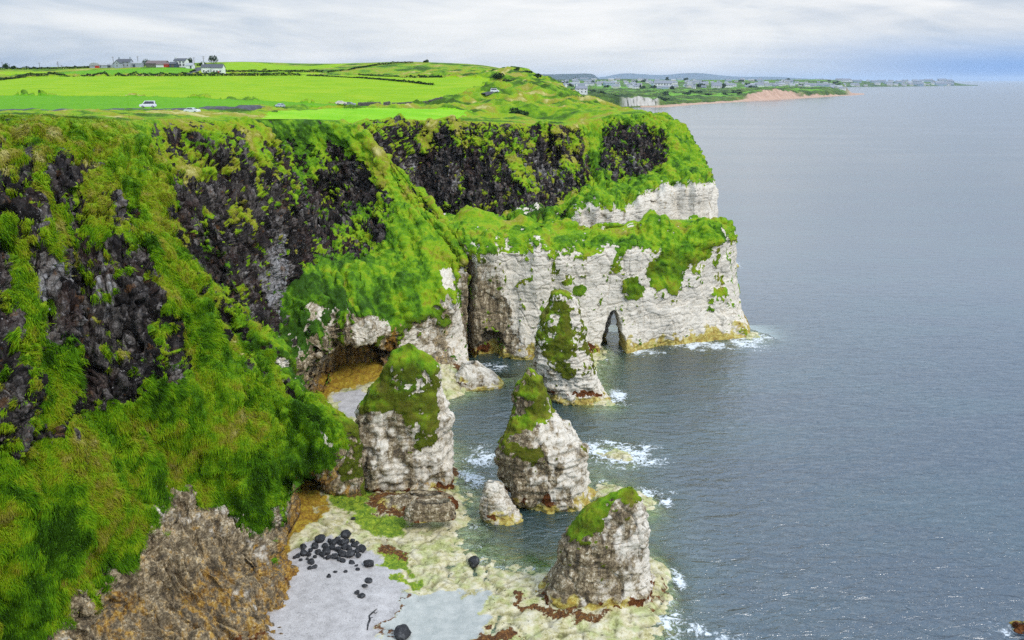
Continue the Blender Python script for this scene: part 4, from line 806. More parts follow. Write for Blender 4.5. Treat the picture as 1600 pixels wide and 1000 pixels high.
# ------------------------------------------------------------------ far coast
def build_far(mat):
    rows = []
    # per section: shore, beach top, dune/cliff crest, links mid, town foot, town mid, town crest, behind
    T = [
     (800,(172,1500),(168,1510),(150,1600),(146,2000),(137,2900),(130,3900),(124.6,4300)),
     (890,(172,1500),(170,1510),(146,1600),(144,2000),(136,3000),(130,3900),(124.3,4300)),
     (930,(170,1580),(169,1590),(150,1640),(146,2050),(136.5,3100),(130,4000),(124.0,4400)),
     (965,(169,1630),(168,1640),(153.5,1650),(147,2100),(137,3100),(130,4000),(123.4,4450)),
     (1000,(167.2,1700),(166.2,1712),(152.5,1722),(147,2150),(137,3150),(130,4100),(123.6,4500)),
     (1028,(167.5,1690),(165.5,1730),(154.5,1740),(147,2200),(137,3200),(130,4150),(124.4,4550)),
     (1042,(167,1710),(164.3,1770),(160.5,1800),(147,2250),(137,3250),(130,4200),(124.6,4600)),
     (1090,(163.3,1890),(161.3,1930),(157.5,1970),(146,2350),(137,3300),(130,4250),(124.6,4650)),
     (1140,(160.3,2055),(158.5,2110),(154,2150),(143.5,2500),(136.5,3400),(130,4300),(124.8,4700)),
     (1175,(158.2,2185),(156,2230),(145,2290),(139.5,2600),(136,3450),(130,4400),(125.0,4800)),
     (1200,(157,2270),(154.8,2320),(140.6,2390),(138.5,2650),(135.6,3500),(130,4500),(124.6,4900)),
     (1225,(155.6,2375),(153.3,2430),(141.5,2500),(138.6,2750),(135.4,3600),(130,4600),(124.2,5000)),
     (1250,(154,2505),(151.8,2560),(144,2620),(139,2880),(135.5,3700),(130.5,4800),(124.2,5200)),
     (1290,(151.6,2730),(149.8,2790),(141,2850),(136.6,3050),(137.2,3600),(131,5000),(124.4,5500)),
     (1312,(150,2900),(148.8,2950),(146,3010),(142.5,3150),(141.5,3400),(133,5200),(126,5700)),
     (1330,(149,3000),(148.2,3060),(147.4,3100),(146.6,3200),(146,3300),(145.2,3400),(145.1,3500)),
     (1350,(147.6,3200),(147.3,3230),(147.2,3250),(147.1,3270),(147,3300),(146.9,3350),(146.9,3400)),
    ]
    A = []
    for s in T:
        ps = [P(s[0], v, Y) for v, Y in s[1:]]
        ps[0][2] = 0.3
        for q in ps: q[2] = max(q[2], 0.6)
        ps = [ps[0] * np.array([1, .985, 1]) + np.array([0, 0, -3])] + ps + [ps[-1] + np.array([0, 300, -25.0])]
        A.append(ps)
    A = np.array(A); X = catmull(A, [16] * (len(A) - 1)); X = np.swapaxes(catmull(np.swapaxes(X, 0, 1), [4, 10, 34, 30, 30, 20, 16, 6], .6), 0, 1)
    N, M = X.shape[:2]; rf = np.concatenate([np.arange(c) / c + i for i, c in enumerate([4, 10, 34, 30, 30, 20, 16, 6])] + [[8]])[None] * np.ones((N, 1))
    uu = np.interp(np.arange(N) / 16, np.arange(len(T)), [s[0] for s in T])[:, None] * np.ones((1, M))
    rel = sst(2.3, 3.2, rf) * sst(1335, 1300, uu)
    X[..., 2] += rel * (fbm(X, 60, 3, 701) * 6 + fbm(X, 18, 3, 703) * 2.5) * sst(6, 4, rf) + sst(2, 2.5, rf) * sst(3.2, 2.9, rf) * fbm(X, 14, 3, 705) * 3
    nz_ = fbm(X, 45, 3, 711)
    white = sst(2.0, 2.15, rf) * sst(3.05, 2.9, rf) * sst(966, 980, uu) * sst(1032, 1024, uu)
    sandy = sst(2.35, 2.1, rf + nz_ * .3) * (uu > 1000) + sst(3.0, 2.85, rf + nz_ * .25) * sst(1158, 1172, uu) * sst(1262, 1235, uu) + sst(1318, 1332, uu)
    sandy = np.clip(sandy, 0, 1) * (1 - white)
    o = mesh_np('far_coast', X.reshape(-1, 3), grid_faces(N, M), mat, attrs={'m': np.stack([white, sandy, sst(2.6, 3.3, rf), np.ones_like(rf)], -1).reshape(-1, 4)})
    tag(o, 'distant low coast with dunes, pink sand and white cliffs', 'coast', kind='structure')
    return X, rf, uu
def make_far_mat():
    t = NT('far_coast'); p = pos(t); m = t.sep(t.attr('m').outputs['Color'])
    a = t.noise(p, .012, 4, .65); b = t.noise(p, .05, 3, .65); cc = t.noise(t.mapping(p, (.004, .02, .01)), 1.0, 3, .6)
    g = t.ramp(t.math('ADD', t.math('MULTIPLY', a, .6), t.math('MULTIPLY', b, .4)), [(.36, (.018, .038, .014)), (.48, (.05, .09, .018)), (.58, (.11, .17, .025)), (.7, (.22, .22, .07))])
    g = t.mix(t.math('MULTIPLY', t.mr(cc, .52, .6), m[2]), g, (.15, .34, .03))
    s = t.ramp(b, [(.3, (.40, .25, .17)), (.7, (.58, .39, .28))])
    w = t.ramp(t.noise(t.mapping(p, (.12, .12, .03)), 1.0, 3, .6), [(.4, (.10, .11, .07)), (.48, (.46, .44, .39)), (.7, (.62, .60, .54))])
    c = t.mix(m[1], g, s); c = t.mix(m[0], c, w)
    return t.out(c, .95, None, .1)
# ------------------------------------------------------------------ build
cliff_mat = make_cliff_mat()
LANDSET = build_land(make_land_mat())
CL = build_cliff(cliff_mat)
shore_tp, _ = build_shore(make_shore_mat())
build_sea(shore_tp, make_sea_mat())
FARMAT = make_far_mat(); FARSET = build_far(FARMAT)
# stacks
gA = lambda z, X, nz: -.25 + 1.15 * sst(-.9, .9, z - (10.7 - 4.0 * sst(-13.6, -11.8, X[..., 0]))) - .9 * sst(-9.6, -8.6, X[..., 0]) * sst(17, 15, z) + .2 * (nz - .4) + .5 * sst(15, 18, z)
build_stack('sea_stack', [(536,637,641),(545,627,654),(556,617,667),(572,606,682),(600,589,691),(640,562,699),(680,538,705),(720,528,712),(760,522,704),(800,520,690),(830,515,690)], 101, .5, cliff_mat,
            'broad grass-covered chalk pinnacle joined to the cliff by a green saddle', gA, seed=1, leftshade=.25, orange=.35, hue=.55, kelpz=.9)
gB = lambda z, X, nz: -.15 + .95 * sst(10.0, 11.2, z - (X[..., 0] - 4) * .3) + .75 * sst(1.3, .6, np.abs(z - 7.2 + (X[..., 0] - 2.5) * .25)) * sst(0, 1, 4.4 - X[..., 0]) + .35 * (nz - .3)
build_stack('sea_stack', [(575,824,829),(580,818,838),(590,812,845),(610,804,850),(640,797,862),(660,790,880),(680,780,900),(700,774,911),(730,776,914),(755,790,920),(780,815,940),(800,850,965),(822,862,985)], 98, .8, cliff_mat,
            'slender-topped chalk stack with a swollen middle rising from the water beside the small pale boulder', gB, seed=2, leftshade=.75, kelpz=1.6, hue=.62)
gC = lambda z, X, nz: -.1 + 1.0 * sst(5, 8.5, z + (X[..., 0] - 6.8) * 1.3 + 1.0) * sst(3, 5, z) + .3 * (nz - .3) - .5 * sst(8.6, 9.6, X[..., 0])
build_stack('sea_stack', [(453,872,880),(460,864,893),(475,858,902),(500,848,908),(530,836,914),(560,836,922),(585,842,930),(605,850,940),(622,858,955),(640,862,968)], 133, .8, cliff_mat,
            'tall white pointed stack standing against the chalk headland, grass down its left side', gC, seed=3, leftshade=.15, kelpz=1.8, hue=.6, dirt=.38)
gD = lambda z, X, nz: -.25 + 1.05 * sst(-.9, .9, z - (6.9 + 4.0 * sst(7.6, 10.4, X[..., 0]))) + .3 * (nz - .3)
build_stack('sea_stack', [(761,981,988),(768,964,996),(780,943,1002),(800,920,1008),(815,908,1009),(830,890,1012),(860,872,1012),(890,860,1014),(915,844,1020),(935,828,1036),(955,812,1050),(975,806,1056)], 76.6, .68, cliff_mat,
            'wide flat-faced chalk stack with a sloping grassy top, nearest the camera', gD, amp=.6, seed=4, leftshade=.7, kelpz=.9, hue=.5)
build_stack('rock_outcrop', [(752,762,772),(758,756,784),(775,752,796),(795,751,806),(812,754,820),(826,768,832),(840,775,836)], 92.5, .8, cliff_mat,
            'small pale rounded chalk rock standing in the shallow pool', lambda z, X, nz: -.6 + 0 * z, amp=.5, seed=5, leftshade=.1, kelpz=1.1, nu=120, nr=80, cat='rock')
build_stack('rock_buttress', [(645,508,530),(652,488,548),(664,474,562),(690,484,566),(730,500,566),(790,515,575)], 96.5, .45, cliff_mat, 'low mossy rock saddle between the grass slope and the grassy pinnacle', lambda z, X, nz: .75 - .6 * sst(5, 2, z) + .3 * (nz - .4), amp=.7, seed=12, nu=150, nr=90, cat='rock buttress', kelpz=-9, hue=.42, orange=.6, dirt=.75)
build_stack('rock_ledge', [(770,640,690),(779,606,708),(791,584,716),(806,574,716)], 94.5, .4, cliff_mat, 'low rock ledge covered in red-brown weed at the foot of the grassy pinnacle', lambda z, X, nz: -.6 + 0 * z, amp=.35, seed=9, nu=140, nr=40, cat='rock ledge', kelpz=1.2, kelpw=2.4, dirt=.85)
build_stack('rock_ledge', [(782,650,702),(792,634,712),(808,630,714)], 89.5, .45, cliff_mat, 'flat-topped weedy rock block in front of the brown ledge, by the square dark block', lambda z, X, nz: -.6 + 0 * z, amp=.3, seed=10, nu=110, nr=30, cat='rock ledge', kelpz=1.0, kelpw=2.0, dirt=.85)
build_stack('rock_ledge', [(566,722,742),(580,712,768),(598,703,790),(624,702,798)], 139, .7, cliff_mat, 'pale sloping rock shelf with rusty weed at the inner foot of the white headland', lambda z, X, nz: -.6 + 0 * z, amp=.5, seed=11, nu=140, nr=50, cat='rock ledge', kelpz=1.3, kelpw=1.0)
# ------------------------------------------------------------------ sky, sun, camera
def make_world():
    w = bpy.data.worlds.new('World'); SC.world = w; w.use_nodes = True
    t = NT.__new__(NT); t.t = w.node_tree; t.t.nodes.clear()
    tc = t.n('ShaderNodeTexCoord').outputs['Generated']
    sky = t.n('ShaderNodeTexSky', sky_type='NISHITA', sun_disc=False, sun_elevation=SUN_EL, sun_rotation=SUN_ROT, altitude=50.0)
    x, y, z = t.n('ShaderNodeSeparateXYZ'), None, None
    t.l(tc, x.inputs[0]); X_, Y_, Z_ = x.outputs
    st = t.mapping(tc, (2.6, 2.6, 12.0)); n1 = t.noise(st, 1.0, 6, .60, 1.0)
    st2 = t.mapping(tc, (5, 5, 42.0), (.02, -.05, 0)); n2 = t.noise(st2, 1.0, 4, .6, .6)
    n = t.math('ADD', t.math('MULTIPLY', n1, .72), t.math('MULTIPLY', n2, .34))
    az = t.math('DIVIDE', X_, t.math('MAXIMUM', Y_, .05))
    # brighter break in the middle, greyer to the left and overhead
    brk = t.mr(t.math('ABSOLUTE', t.math('SUBTRACT', az, .15)), 0.0, .55, .11, -.04)
    n = t.math('ADD', n, brk)
    cl = t.ramp(n, [(.36, (4.7, 5.7, 7.4)), (.45, (6.4, 7.2, 8.4)), (.53, (8.0, 8.5, 9.3)), (.62, (9.8, 10.0, 10.3)), (.74, (11.4, 11.3, 11.3))])
    # clear blue gap low on the right
    bl = t.math('MULTIPLY', t.mr(t.math('ADD', az, t.math('MULTIPLY', n1, .3)), .30, .72), t.mr(t.math('ADD', Z_, t.math('MULTIPLY', t.math('SUBTRACT', n1, .5), .03)), .055, .012))
    bl = t.math('MULTIPLY', bl, t.mr(Y_, 0.0, .3))
    blue = t.mix(t.mr(Z_, .0, .06), (1.7, 4.1, 9.2), (3.6, 6.0, 9.6))
    c = t.mix(t.math('MULTIPLY', bl, .93), cl, blue)
    low = t.mr(Z_, .03, .0); c = t.mix(t.math('MULTIPLY', low, t.math('SUBTRACT', .4, t.math('MULTIPLY', bl, .4))), c, (5.2, 6.4, 7.8))
    up = t.mr(Z_, .095, .40, 1.0, ZEN); c = t.mix(1.0, c, t.n('ShaderNodeCombineXYZ').outputs[0], 'MULTIPLY') if False else c
    sc = t.n('ShaderNodeVectorMath', operation='SCALE'); t.l(c, sc.inputs[0]); t.l(up, sc.inputs[3])
    hi = t.n('ShaderNodeVectorMath', operation='MULTIPLY'); t.l(sc.outputs[0], hi.inputs[0]); t.l(t.mix(t.mr(Z_, .09, .30), (1.0, 1.0, 1.0), (.89, 1.0, 1.13)), hi.inputs[1]); sc = hi
    c = t.mix(t.mr(Z_, .10, .6, .90, .62), sky.outputs[0], sc.outputs[0])
    b = t.n('ShaderNodeBackground'); t.l(c, b.inputs[0]); b.inputs[1].default_value = .062
    o = t.n('ShaderNodeOutputWorld'); t.l(b.outputs[0], o.inputs[0])
ZEN = 2.2
SUN_EL, SUN_AZ = R(46), R(132)      # azimuth measured clockwise from +Y (the view): right of and slightly behind the camera
SUN_ROT = SUN_AZ
make_world()
ld = bpy.data.lights.new('sun', 'SUN'); ld.energy = 1.35; ld.angle = R(22); ld.color = (1.0, .95, .87)
lo = bpy.data.objects.new('sun', ld); C.objects.link(lo)
from mathutils import Vector
dv = Vector((math.sin(SUN_AZ) * math.cos(SUN_EL), math.cos(SUN_AZ) * math.cos(SUN_EL), math.sin(SUN_EL)))
lo.rotation_euler = (-dv).to_track_quat('-Z', 'Y').to_euler(); lo.location = (80, -60, 120)
cd = bpy.data.cameras.new('camera'); cd.sensor_width = 36; cd.lens = 36 * F / 1600; cd.clip_end = 120000; cd.clip_start = .5
co_ = bpy.data.objects.new('camera', cd); C.objects.link(co_); co_.location = (0, 0, H); co_.rotation_euler = (math.pi / 2 - PIT, 0, 0)
SC.camera = co_
SC.render.engine = 'CYCLES'
vs = SC.view_settings; vs.view_transform = 'Standard'; vs.look = 'None'; vs.gamma = 1; vs.exposure = .58
SC.cycles.max_bounces = 5; SC.cycles.diffuse_bounces = 2; SC.cycles.glossy_bounces = 2; SC.cycles.transparent_max_bounces = 6
SC.cycles.caustics_reflective = False; SC.cycles.caustics_refractive = False; SC.cycles.use_denoising = False
SC.render.resolution_x = 1024; SC.render.resolution_y = 640
HAZE = 2.6e-5
# ------------------------------------------------------------------ things
def flat(name, col, rough=.8, spec=.3, var=.25, scale=2.0, metal=0.0):
    t = NT(name); n = t.noise(objc(t), scale, 4, .65)
    c = t.ramp(n, [(.3, tuple(x * (1 - var) for x in col)), (.7, tuple(min(1, x * (1 + var)) for x in col))])
    return t.out(c, rough, t.bump(n, .25, .05), spec, metal)
LX, LY, LZ, LR = LANDSET
def zland(x, y):
    k = np.argmin((LX - x) ** 2 + (LY - y) ** 2); return float(LZ.ravel()[k])
def spot(u, v):
    p = onland(u, v); p[2] = zland(p[0], p[1]); return p
M_white = flat('white_render', (.72, .72, .70), .85); M_cream = flat('cream_render', (.62, .58, .50)); M_grey = flat('grey_render', (.34, .37, .42)); M_slate = flat('slate_roof', (.10, .105, .12)); M_pale_slate = flat('pale_slate_roof', (.24, .25, .28))
M_tin = flat('grey_tin_roof', (.36, .37, .38), .6); M_brown = flat('brown_tin_roof', (.17, .13, .12)); M_red = flat('red_paint', (.45, .045, .03)); M_glass = flat('window_glass', (.03, .035, .045), .15, .6, .1)
M_dark = flat('dark_paint', (.06, .075, .11)); M_wood = flat('weathered_wood', (.12, .10, .085), .9); M_stone = flat('wall_stone', (.13, .12, .11), .95, .2, .6, 3.0); M_asph = flat('asphalt', (.085, .085, .095), .9, .2, .3, .8)
M_rub = flat('tyre_rubber', (.02, .02, .022)); M_pink = flat('pink_render', (.58, .36, .32)); M_blue = flat('pale_blue_render', (.35, .45, .52)); M_tile = flat('red_roof_tile', (.28, .11, .08))
def leafmat(name, a, b, c):
    t = NT(name); p = pos(t); n = t.noise(p, .7, 3, .6); r = t.attr('rnd').outputs['Fac']
    x = t.math('ADD', t.math('MULTIPLY', n, .5), t.math('MULTIPLY', r, .5))
    return t.out(t.ramp(x, [(.2, a), (.5, b), (.85, c)]), .8, None, .2)
M_hedge = leafmat('hedge_leaves', (.006, .014, .004), (.018, .040, .008), (.05, .085, .016))
M_bush = leafmat('bush_leaves', (.008, .022, .008), (.022, .055, .014), (.06, .11, .03))
def leaves(pts, size, name, mat, parent=None, up=.3):
    """small bent leaf faces at pts"""
    n = len(pts); r = rng
    a = r.normal(size=(n, 3)); a /= np.linalg.norm(a, axis=1, keepdims=True)
    b = np.cross(a, r.normal(size=(n, 3))); b /= np.linalg.norm(b, axis=1, keepdims=True)
    s = size * r.uniform(.6, 1.3, (n, 1))
    co = np.stack([pts - a * s, pts + b * s * .6, pts + a * s, pts - b * s * .6], 1).reshape(-1, 3)
    f = np.arange(n * 4).reshape(-1, 4)
    return mesh_np(name, co, f, mat, parent, attrs={'rnd': np.repeat(r.uniform(0, 1, n), 4)}, smooth=False)
def hedge(path, h, w, label, group=None, dens=1.0):
    pts = np.array([spot(*q) for q in path]); seg = np.linalg.norm(np.diff(pts, axis=0), axis=1); L_ = np.concatenate([[0], np.cumsum(seg)])
    n = int(L_[-1] * 26 * dens); s = rng.uniform(0, L_[-1], n)
    c = np.stack([np.interp(s, L_, pts[:, k]) for k in range(3)], 1)
    # drape on the ground
    ss = np.linspace(0, L_[-1], max(int(L_[-1] / 3), 3)); gz_ = np.array([zland(np.interp(a, L_, pts[:, 0]), np.interp(a, L_, pts[:, 1])) for a in ss])
    c[:, 2] = np.interp(s, ss, gz_)
    hh = h * (.65 + .6 * np.abs(fbm(np.stack([s, 0 * s, 0 * s], 1), 9, 3, 801)) * 1.6) * (.55 + .45 * sst(-.35, .0, fbm(np.stack([s, 0 * s + 9, 0 * s], 1), 22, 2, 805)))
    th = rng.uniform(0, np.pi, n); rr = rng.uniform(.55, 1, n) ** .5
    c[:, 2] += hh * np.sin(th) * rr; off = np.cos(th) * rr * w
    d = np.gradient(pts, axis=0).mean(0); nrm = np.array([-d[1], d[0]]); nrm /= np.linalg.norm(nrm)
    c[:, :2] += nrm * off[:, None]
    o = leaves(c - pts[0], .42, 'hedge', M_hedge); o.location = pts[0]
    return tag(o, label, 'hedge', group)
def shrub(u, v, r, h, label, name='bush', cat='bush', group=None, n=900, p=None, mat=None, size=.35, trunk=False):
    q = spot(u, v) if p is None else np.array(p, float)
    root = empty(name, q)
    k = max(4, int(n / 90)); cc = rng.normal(size=(k, 3)); cc /= np.linalg.norm(cc, axis=1, keepdims=True); cc *= rng.uniform(.2, .75, (k, 1)); cc[:, 2] = np.abs(cc[:, 2])
    idx = rng.integers(0, k, n); d = rng.normal(size=(n, 3)); d /= np.linalg.norm(d, axis=1, keepdims=True)
    pts = cc[idx] + d * rng.uniform(.25, .42, (n, 1)); b = .35 if trunk else .12
    pts = pts * np.array([r, r, h * (.8 if trunk else 1.0)]) + np.array([0, 0, h * b])
    leaves(pts, size, 'crown', mat or M_bush, root)
    m = MB(); m.tube([(0, 0, -.4), (.05 * r, 0, h * .3), (.1 * r, .03 * r, h * .6)], [.16 * h * .35, .1 * h * .35, .03 * h], 7)
    for j in range(4):
        a = j * 1.6; m.tube([(.03 * r, 0, h * .25), (.3 * r * math.cos(a), .3 * r * math.sin(a), h * .5), (.5 * r * math.cos(a), .5 * r * math.sin(a), h * .72)], [.03 * h, .02 * h, .008 * h], 5)
    m.build('trunk', M_wood, root)
    return tag(root, label, cat, group)
hedge([(58,119.3),(130,118.7),(200,119),(300,119),(400,118.6),(470,118.4)], 2.0, 1.1, 'long dark hedge along the far side of the brightest field, below the farm')
hedge([(480,118.6),(520,120),(560,122),(600,125.2),(640,129),(678,133)], 1.2, .8, 'dark hedge running slantwise down the bright field to the right', dens=.8)
hedge([(-120,131),(-40,128),(0,125.5),(30,122),(60,119.6)], 1.6, 1.6, 'rough hedge bending round the left corner of the bright field')
hedge([(-150,109.6),(-60,109),(0,108.6),(60,108.2),(110,107.6),(150,105.6),(215,104.2)], 1.8, 1.6, 'dark hedge on the skyline left of the farm')
hedge([(300,117.2),(330,116),(352,112.5),(400,112.6),(450,112.9),(505,113)], 2.0, 1.3, 'dark hedge behind the white cottages, below the yellow-green hill')
hedge([(512,112.8),(535,110),(560,106.5),(590,102),(620,99),(645,98)], 1.5, 1.0, 'thin hedge climbing the edge of the olive hill', dens=.8)
hedge([(560,117.6),(600,119.6),(640,120.5),(690,121.3)], 1.2, .9, 'thin hedge at the foot of the olive hill', dens=.7)
hedge([(285,116.5),(300,113.5),(304,110.5)], 1.2, 1.2, 'short hedge beside the farm track', dens=.7)
for (u, v, r, h, lb) in [(772,121.5,4.2,4.0,'dark bush at the right corner of the bright field, upper one of two'),(781,125.5,4.5,3.6,'dark bush at the right corner of the bright field, lower one of two'),(795,131,3.4,2.4,'low round bush on the rough slope under the dark bushes'),
                         (665,97.6,3.6,2.6,'lone bush on the crest of the olive hill'),(806,109.6,3.6,2.6,'left bush of the pair on the skyline above the far headland'),(822,111.5,4.4,1.8,'low spreading bush on the skyline above the far headland'),
                         (806,177.5,4.5,2.4,'grey-green bush on the clifftop above the dark basalt wall'),(838,121,4,2.2,'dark gorse bush high on the grassy brow'),(230,103.5,6,5,'dark leafy bush between the farmhouse and the long barn'),(297,102.0,4.5,5.5,'dark rounded tree beside the tall white house'),(316,103,5,3.5,'dark shrub behind the white cottages'),
                         (9,107.5,3.4,3.6,'small round bush on the skyline hedge, left of its neighbour'),(22,107.8,2.6,2.8,'tiny bush on the skyline hedge beside a pole'),(334,99.2,5,7.5,'tall thin-leaved tree behind the white cottages')]:
    shrub(u, v, r, h, lb, n=700 if r > 4 else 450, size=.45, trunk=('tree' in lb), name='tree' if 'tree' in lb else 'bush', cat='tree' if 'tree' in lb else 'bush')
# --- farm
def house(name, label, u0, u1, vt, vb, Y, wall, roof, depth=7.0, rf=.42, chim=0, wins=(), door=None, yaw=0.0, gable_front=False, cat='house', arch=False, extra=None):
    a = P(u0, vb, Y); b = P(u1, vb, Y); w = b[0] - a[0]; x = (a[0] + b[0]) / 2
    zb = zland(x, Y); hgt = max(P((u0 + u1) / 2, vt, Y)[2] - zb, 2.5)
    r = empty(name, (x, Y, zb - .2), yaw); hw, hd = w / 2, depth / 2; ze = hgt * (1 - rf)
    m = MB()
    if arch:
        m.box(-hw, -hd, -1, hw, hd, ze); m.build('wall', wall, r)
        q = MB(); n = 9; co = []
        for y in (-hd - .3, hd + .3):
            for i in range(n + 1):
                t = math.pi * i / n; co.append((-math.cos(t) * (hw + .3), y, ze + math.sin(t) * (hgt - ze)))
        q.add(co, [(i, i + 1, n + 2 + i, n + 1 + i) for i in range(n)], [(0, i, i + 1) for i in range(1, n)] + [(n + 1, n + 1 + i + 1, n + 1 + i) for i in range(1, n)])
        q.build('roof', roof, r)
    else:
        if gable_front:
            hw, hd = hd, hw
        m.gwall(-hw, -hd, -1, hw, hd, ze, hgt - .05); o = m.build('wall', wall, r)
        q = MB(); q.gable(-hw, -hd, ze, hw, hd, hgt + .02, .18); ro = q.build('roof', roof, r)
        for k in range(chim):
            c = MB(); xc = (-hw + .7) if k == 0 else (hw - .7)
            c.box(xc - .45, -.4, hgt - .6, xc + .45, .4, hgt + 1.1); c.box(xc - .55, -.5, hgt + 1.1, xc + .55, .5, hgt + 1.3); c.tube([(xc - .2, 0, hgt + 1.3), (xc - .2, 0, hgt + 1.7)], .13); c.tube([(xc + .2, 0, hgt + 1.3), (xc + .2, 0, hgt + 1.7)], .13)
            c.build('chimney', wall, ro)
        if gable_front:
            for p in (o, ro): p.rotation_euler.z = math.pi / 2
            hw, hd = hd, hw
    for (fx, fz, ww, wh) in wins:
        f = MB(); xc = fx * hw * 2; zc = fz * hgt
        for (X0, X1, Z0, Z1) in ((-ww/2-.08, ww/2+.08, -wh/2-.08, -wh/2), (-ww/2-.08, ww/2+.08, wh/2, wh/2+.08), (-ww/2-.08, -ww/2, -wh/2, wh/2), (ww/2, ww/2+.08, -wh/2, wh/2), (-.04, .04, -wh/2, wh/2)):
            f.box(xc + X0, -hd - .07, zc + Z0, xc + X1, -hd + .02, zc + Z1)
        fo_ = f.build('window', M_white, r); g = MB(); g.box(xc - ww/2, -hd - .03, zc - wh/2, xc + ww/2, -hd + .01, zc + wh/2); g.build('pane', M_glass, fo_)
    if door:
        d = MB(); xc = door[0] * hw * 2; d.box(xc - door[1]/2, -hd - .06, 0, xc + door[1]/2, -hd + .02, door[2]); d.build('door', door[3], r)
    return tag(r, label, cat)
house('barn', 'small arched grey barn with a red door at the left end of the farm', 144, 160, 97.6, 104.4, 705, M_grey, M_tin, 9, .55, arch=True, door=(.25, 3.5, 2.6, M_red), cat='barn')
house('shed', 'low grey farm shed just left of the two-chimney farmhouse', 161, 177, 97.8, 103.8, 705, M_grey, M_tin, 8, .5, door=(.3, 2.5, 2.4, M_dark), cat='shed')
house('farmhouse', 'grey two-storey farmhouse with a chimney at each end', 186, 206, 92.0, 103.5, 700, M_grey, M_slate, 7, .34, 2, [(-.32,.28,1.1,1.4),(.0,.28,1.1,1.4),(.32,.28,1.1,1.4),(-.32,.58,1.1,1.2),(.32,.58,1.1,1.2)], (-.16, 1.1, 2.1, M_white))
house('farmhouse_wing', 'narrow grey gabled house in front of the two-chimney farmhouse', 181.5, 190, 93.5, 103.8, 692, M_grey, M_slate, 6, .38, 0, [(0,.3,.9,1.3),(0,.6,.9,1.1)], None, gable_front=True)
house('shed', 'grey lean shed on the right of the two-chimney farmhouse', 207, 223, 96.2, 103.3, 702, M_grey, M_tin, 6, .3, door=(-.2, 2, 2.2, M_dark), cat='shed')
house('barn', 'long low barn with a brownish roof in the middle of the farm', 232, 262, 94.6, 102.8, 708, M_stone, M_brown, 10, .45, door=(.2, 3, 2.8, M_dark), cat='barn')
house('barn', 'low white barn with a red door beside the dark blue shed', 247, 268, 97.4, 103.5, 698, M_white, M_brown, 8, .45, door=(.28, 4.5, 2.6, M_red), cat='barn')
house('shed', 'dark blue shed leaning against the tall white house', 267, 277, 96.6, 103.6, 694, M_dark, M_slate, 6, .35, door=(0, 2, 2.2, M_wood), cat='shed')
house('villa', 'tall white house with a dark roof at the right end of the farm', 275, 293, 91.0, 103.6, 700, M_white, M_slate, 8, .28, 1, [(-.3,.25,1.3,1.5),(.05,.25,1.3,1.5),(.33,.25,1.3,1.5),(-.3,.55,1.3,1.3),(.05,.55,1.3,1.3),(.33,.55,1.3,1.3)], (-.12, 1.1, 2.1, M_dark))
house('outhouse', 'small white outhouse below the dark tree by the tall white house', 292, 303, 98.2, 104.4, 690, M_white, M_tin, 5, .45, door=(.2, 1.2, 2, M_dark), cat='outhouse')
house('cottage', 'white cottage by the track, left of the white pair', 317, 332, 100.0, 110.6, 615, M_white, M_slate, 6.5, .34, 1, [(-.25,.3,1.0,1.2),(.22,.3,1.0,1.2)], (0, 1, 2, M_dark), cat='cottage')
house('cottage', 'white cottage by the track, right of the white pair', 333, 350, 100.3, 110.6, 612, M_white, M_slate, 6.5, .34, 0, [(-.28,.3,1.0,1.2),(.3,.3,1.0,1.2),(.0,.3,1.0,1.2)], (.14, 1, 2, M_red), cat='cottage')
# --- utility poles
def pole(u, vt, Y, label, arms=1):
    x = P(u, 105, Y)[0]; zb = zland(x, Y); h = P(u, vt, Y)[2] - zb
    r = empty('utility_pole', (x, Y, zb)); m = MB(); m.tube([(0,0,-.5),(0,0,h)], [.22,.15], 8); m.build('post', M_wood, r)
    for k in range(arms):
        c = MB(); z = h - .5 - k * 1.1; c.box(-1.1, -.18, z - .08, 1.1, -.02, z + .08)
        co = c.build('crossarm', M_wood, r); 
        for xx in (-.9, 0, .9):
            q = MB(); q.tube([(xx, -.1, z + .08), (xx, -.1, z + .32)], .07, 6); q.build('insulator', M_white, co)
    return tag(r, label, 'utility pole')
for a in [(4,97,740,'thin utility pole at the far left of the skyline, beside a round bush',1),(15,99.8,740,'second utility pole from the left, beside a tiny bush',1),(62,98,740,'lone utility pole midway along the skyline hedge',1),(91,95.8,735,'utility pole with three crossarms on the skyline hedge',3),(96.5,101.5,745,'shortest utility pole, just right of the three-armed one',1),
          (178,88.5,715,'utility pole between the grey shed and the two-chimney farmhouse',1),(216.5,87.8,716,'utility pole standing behind the grey lean shed',1),(304,89.5,712,'utility pole by the small white outhouse',1),(319,87.5,716,'utility pole behind the white cottages with two crossarms',2),(276,88.5,722,'utility pole behind the tall white house',1)]:
    pole(*a)
# --- road, car park and walls
def strip(name, uv, w, label, lift=.12):
    pts = np.array([onland(*q)[:2] for q in uv]); L_ = np.concatenate([[0], np.cumsum(np.linalg.norm(np.diff(pts, axis=0), axis=1))]); n = max(int(L_[-1] / 2), 4); s = np.linspace(0, L_[-1], n)
    c = np.stack([np.interp(s, L_, pts[:, 0]), np.interp(s, L_, pts[:, 1])], 1); d = np.gradient(c, axis=0); d /= np.linalg.norm(d, axis=1, keepdims=True); nn = np.stack([-d[:, 1], d[:, 0]], 1)
    co = []
    for k in range(n):
        zz = max(zland(*(c[k] + nn[k] * a)) for a in (-w / 2, 0, w / 2)) + lift
        for a, dz in ((-w / 2 - .5, -1.0), (-w / 2, 0), (w / 2, 0), (w / 2 + .5, -1.0)): co.append((*(c[k] + nn[k] * a), zz + dz))
    o = mesh_np(name, np.array(co), grid_faces(n, 4), M_asph); tag(o, label, 'road', kind='structure')
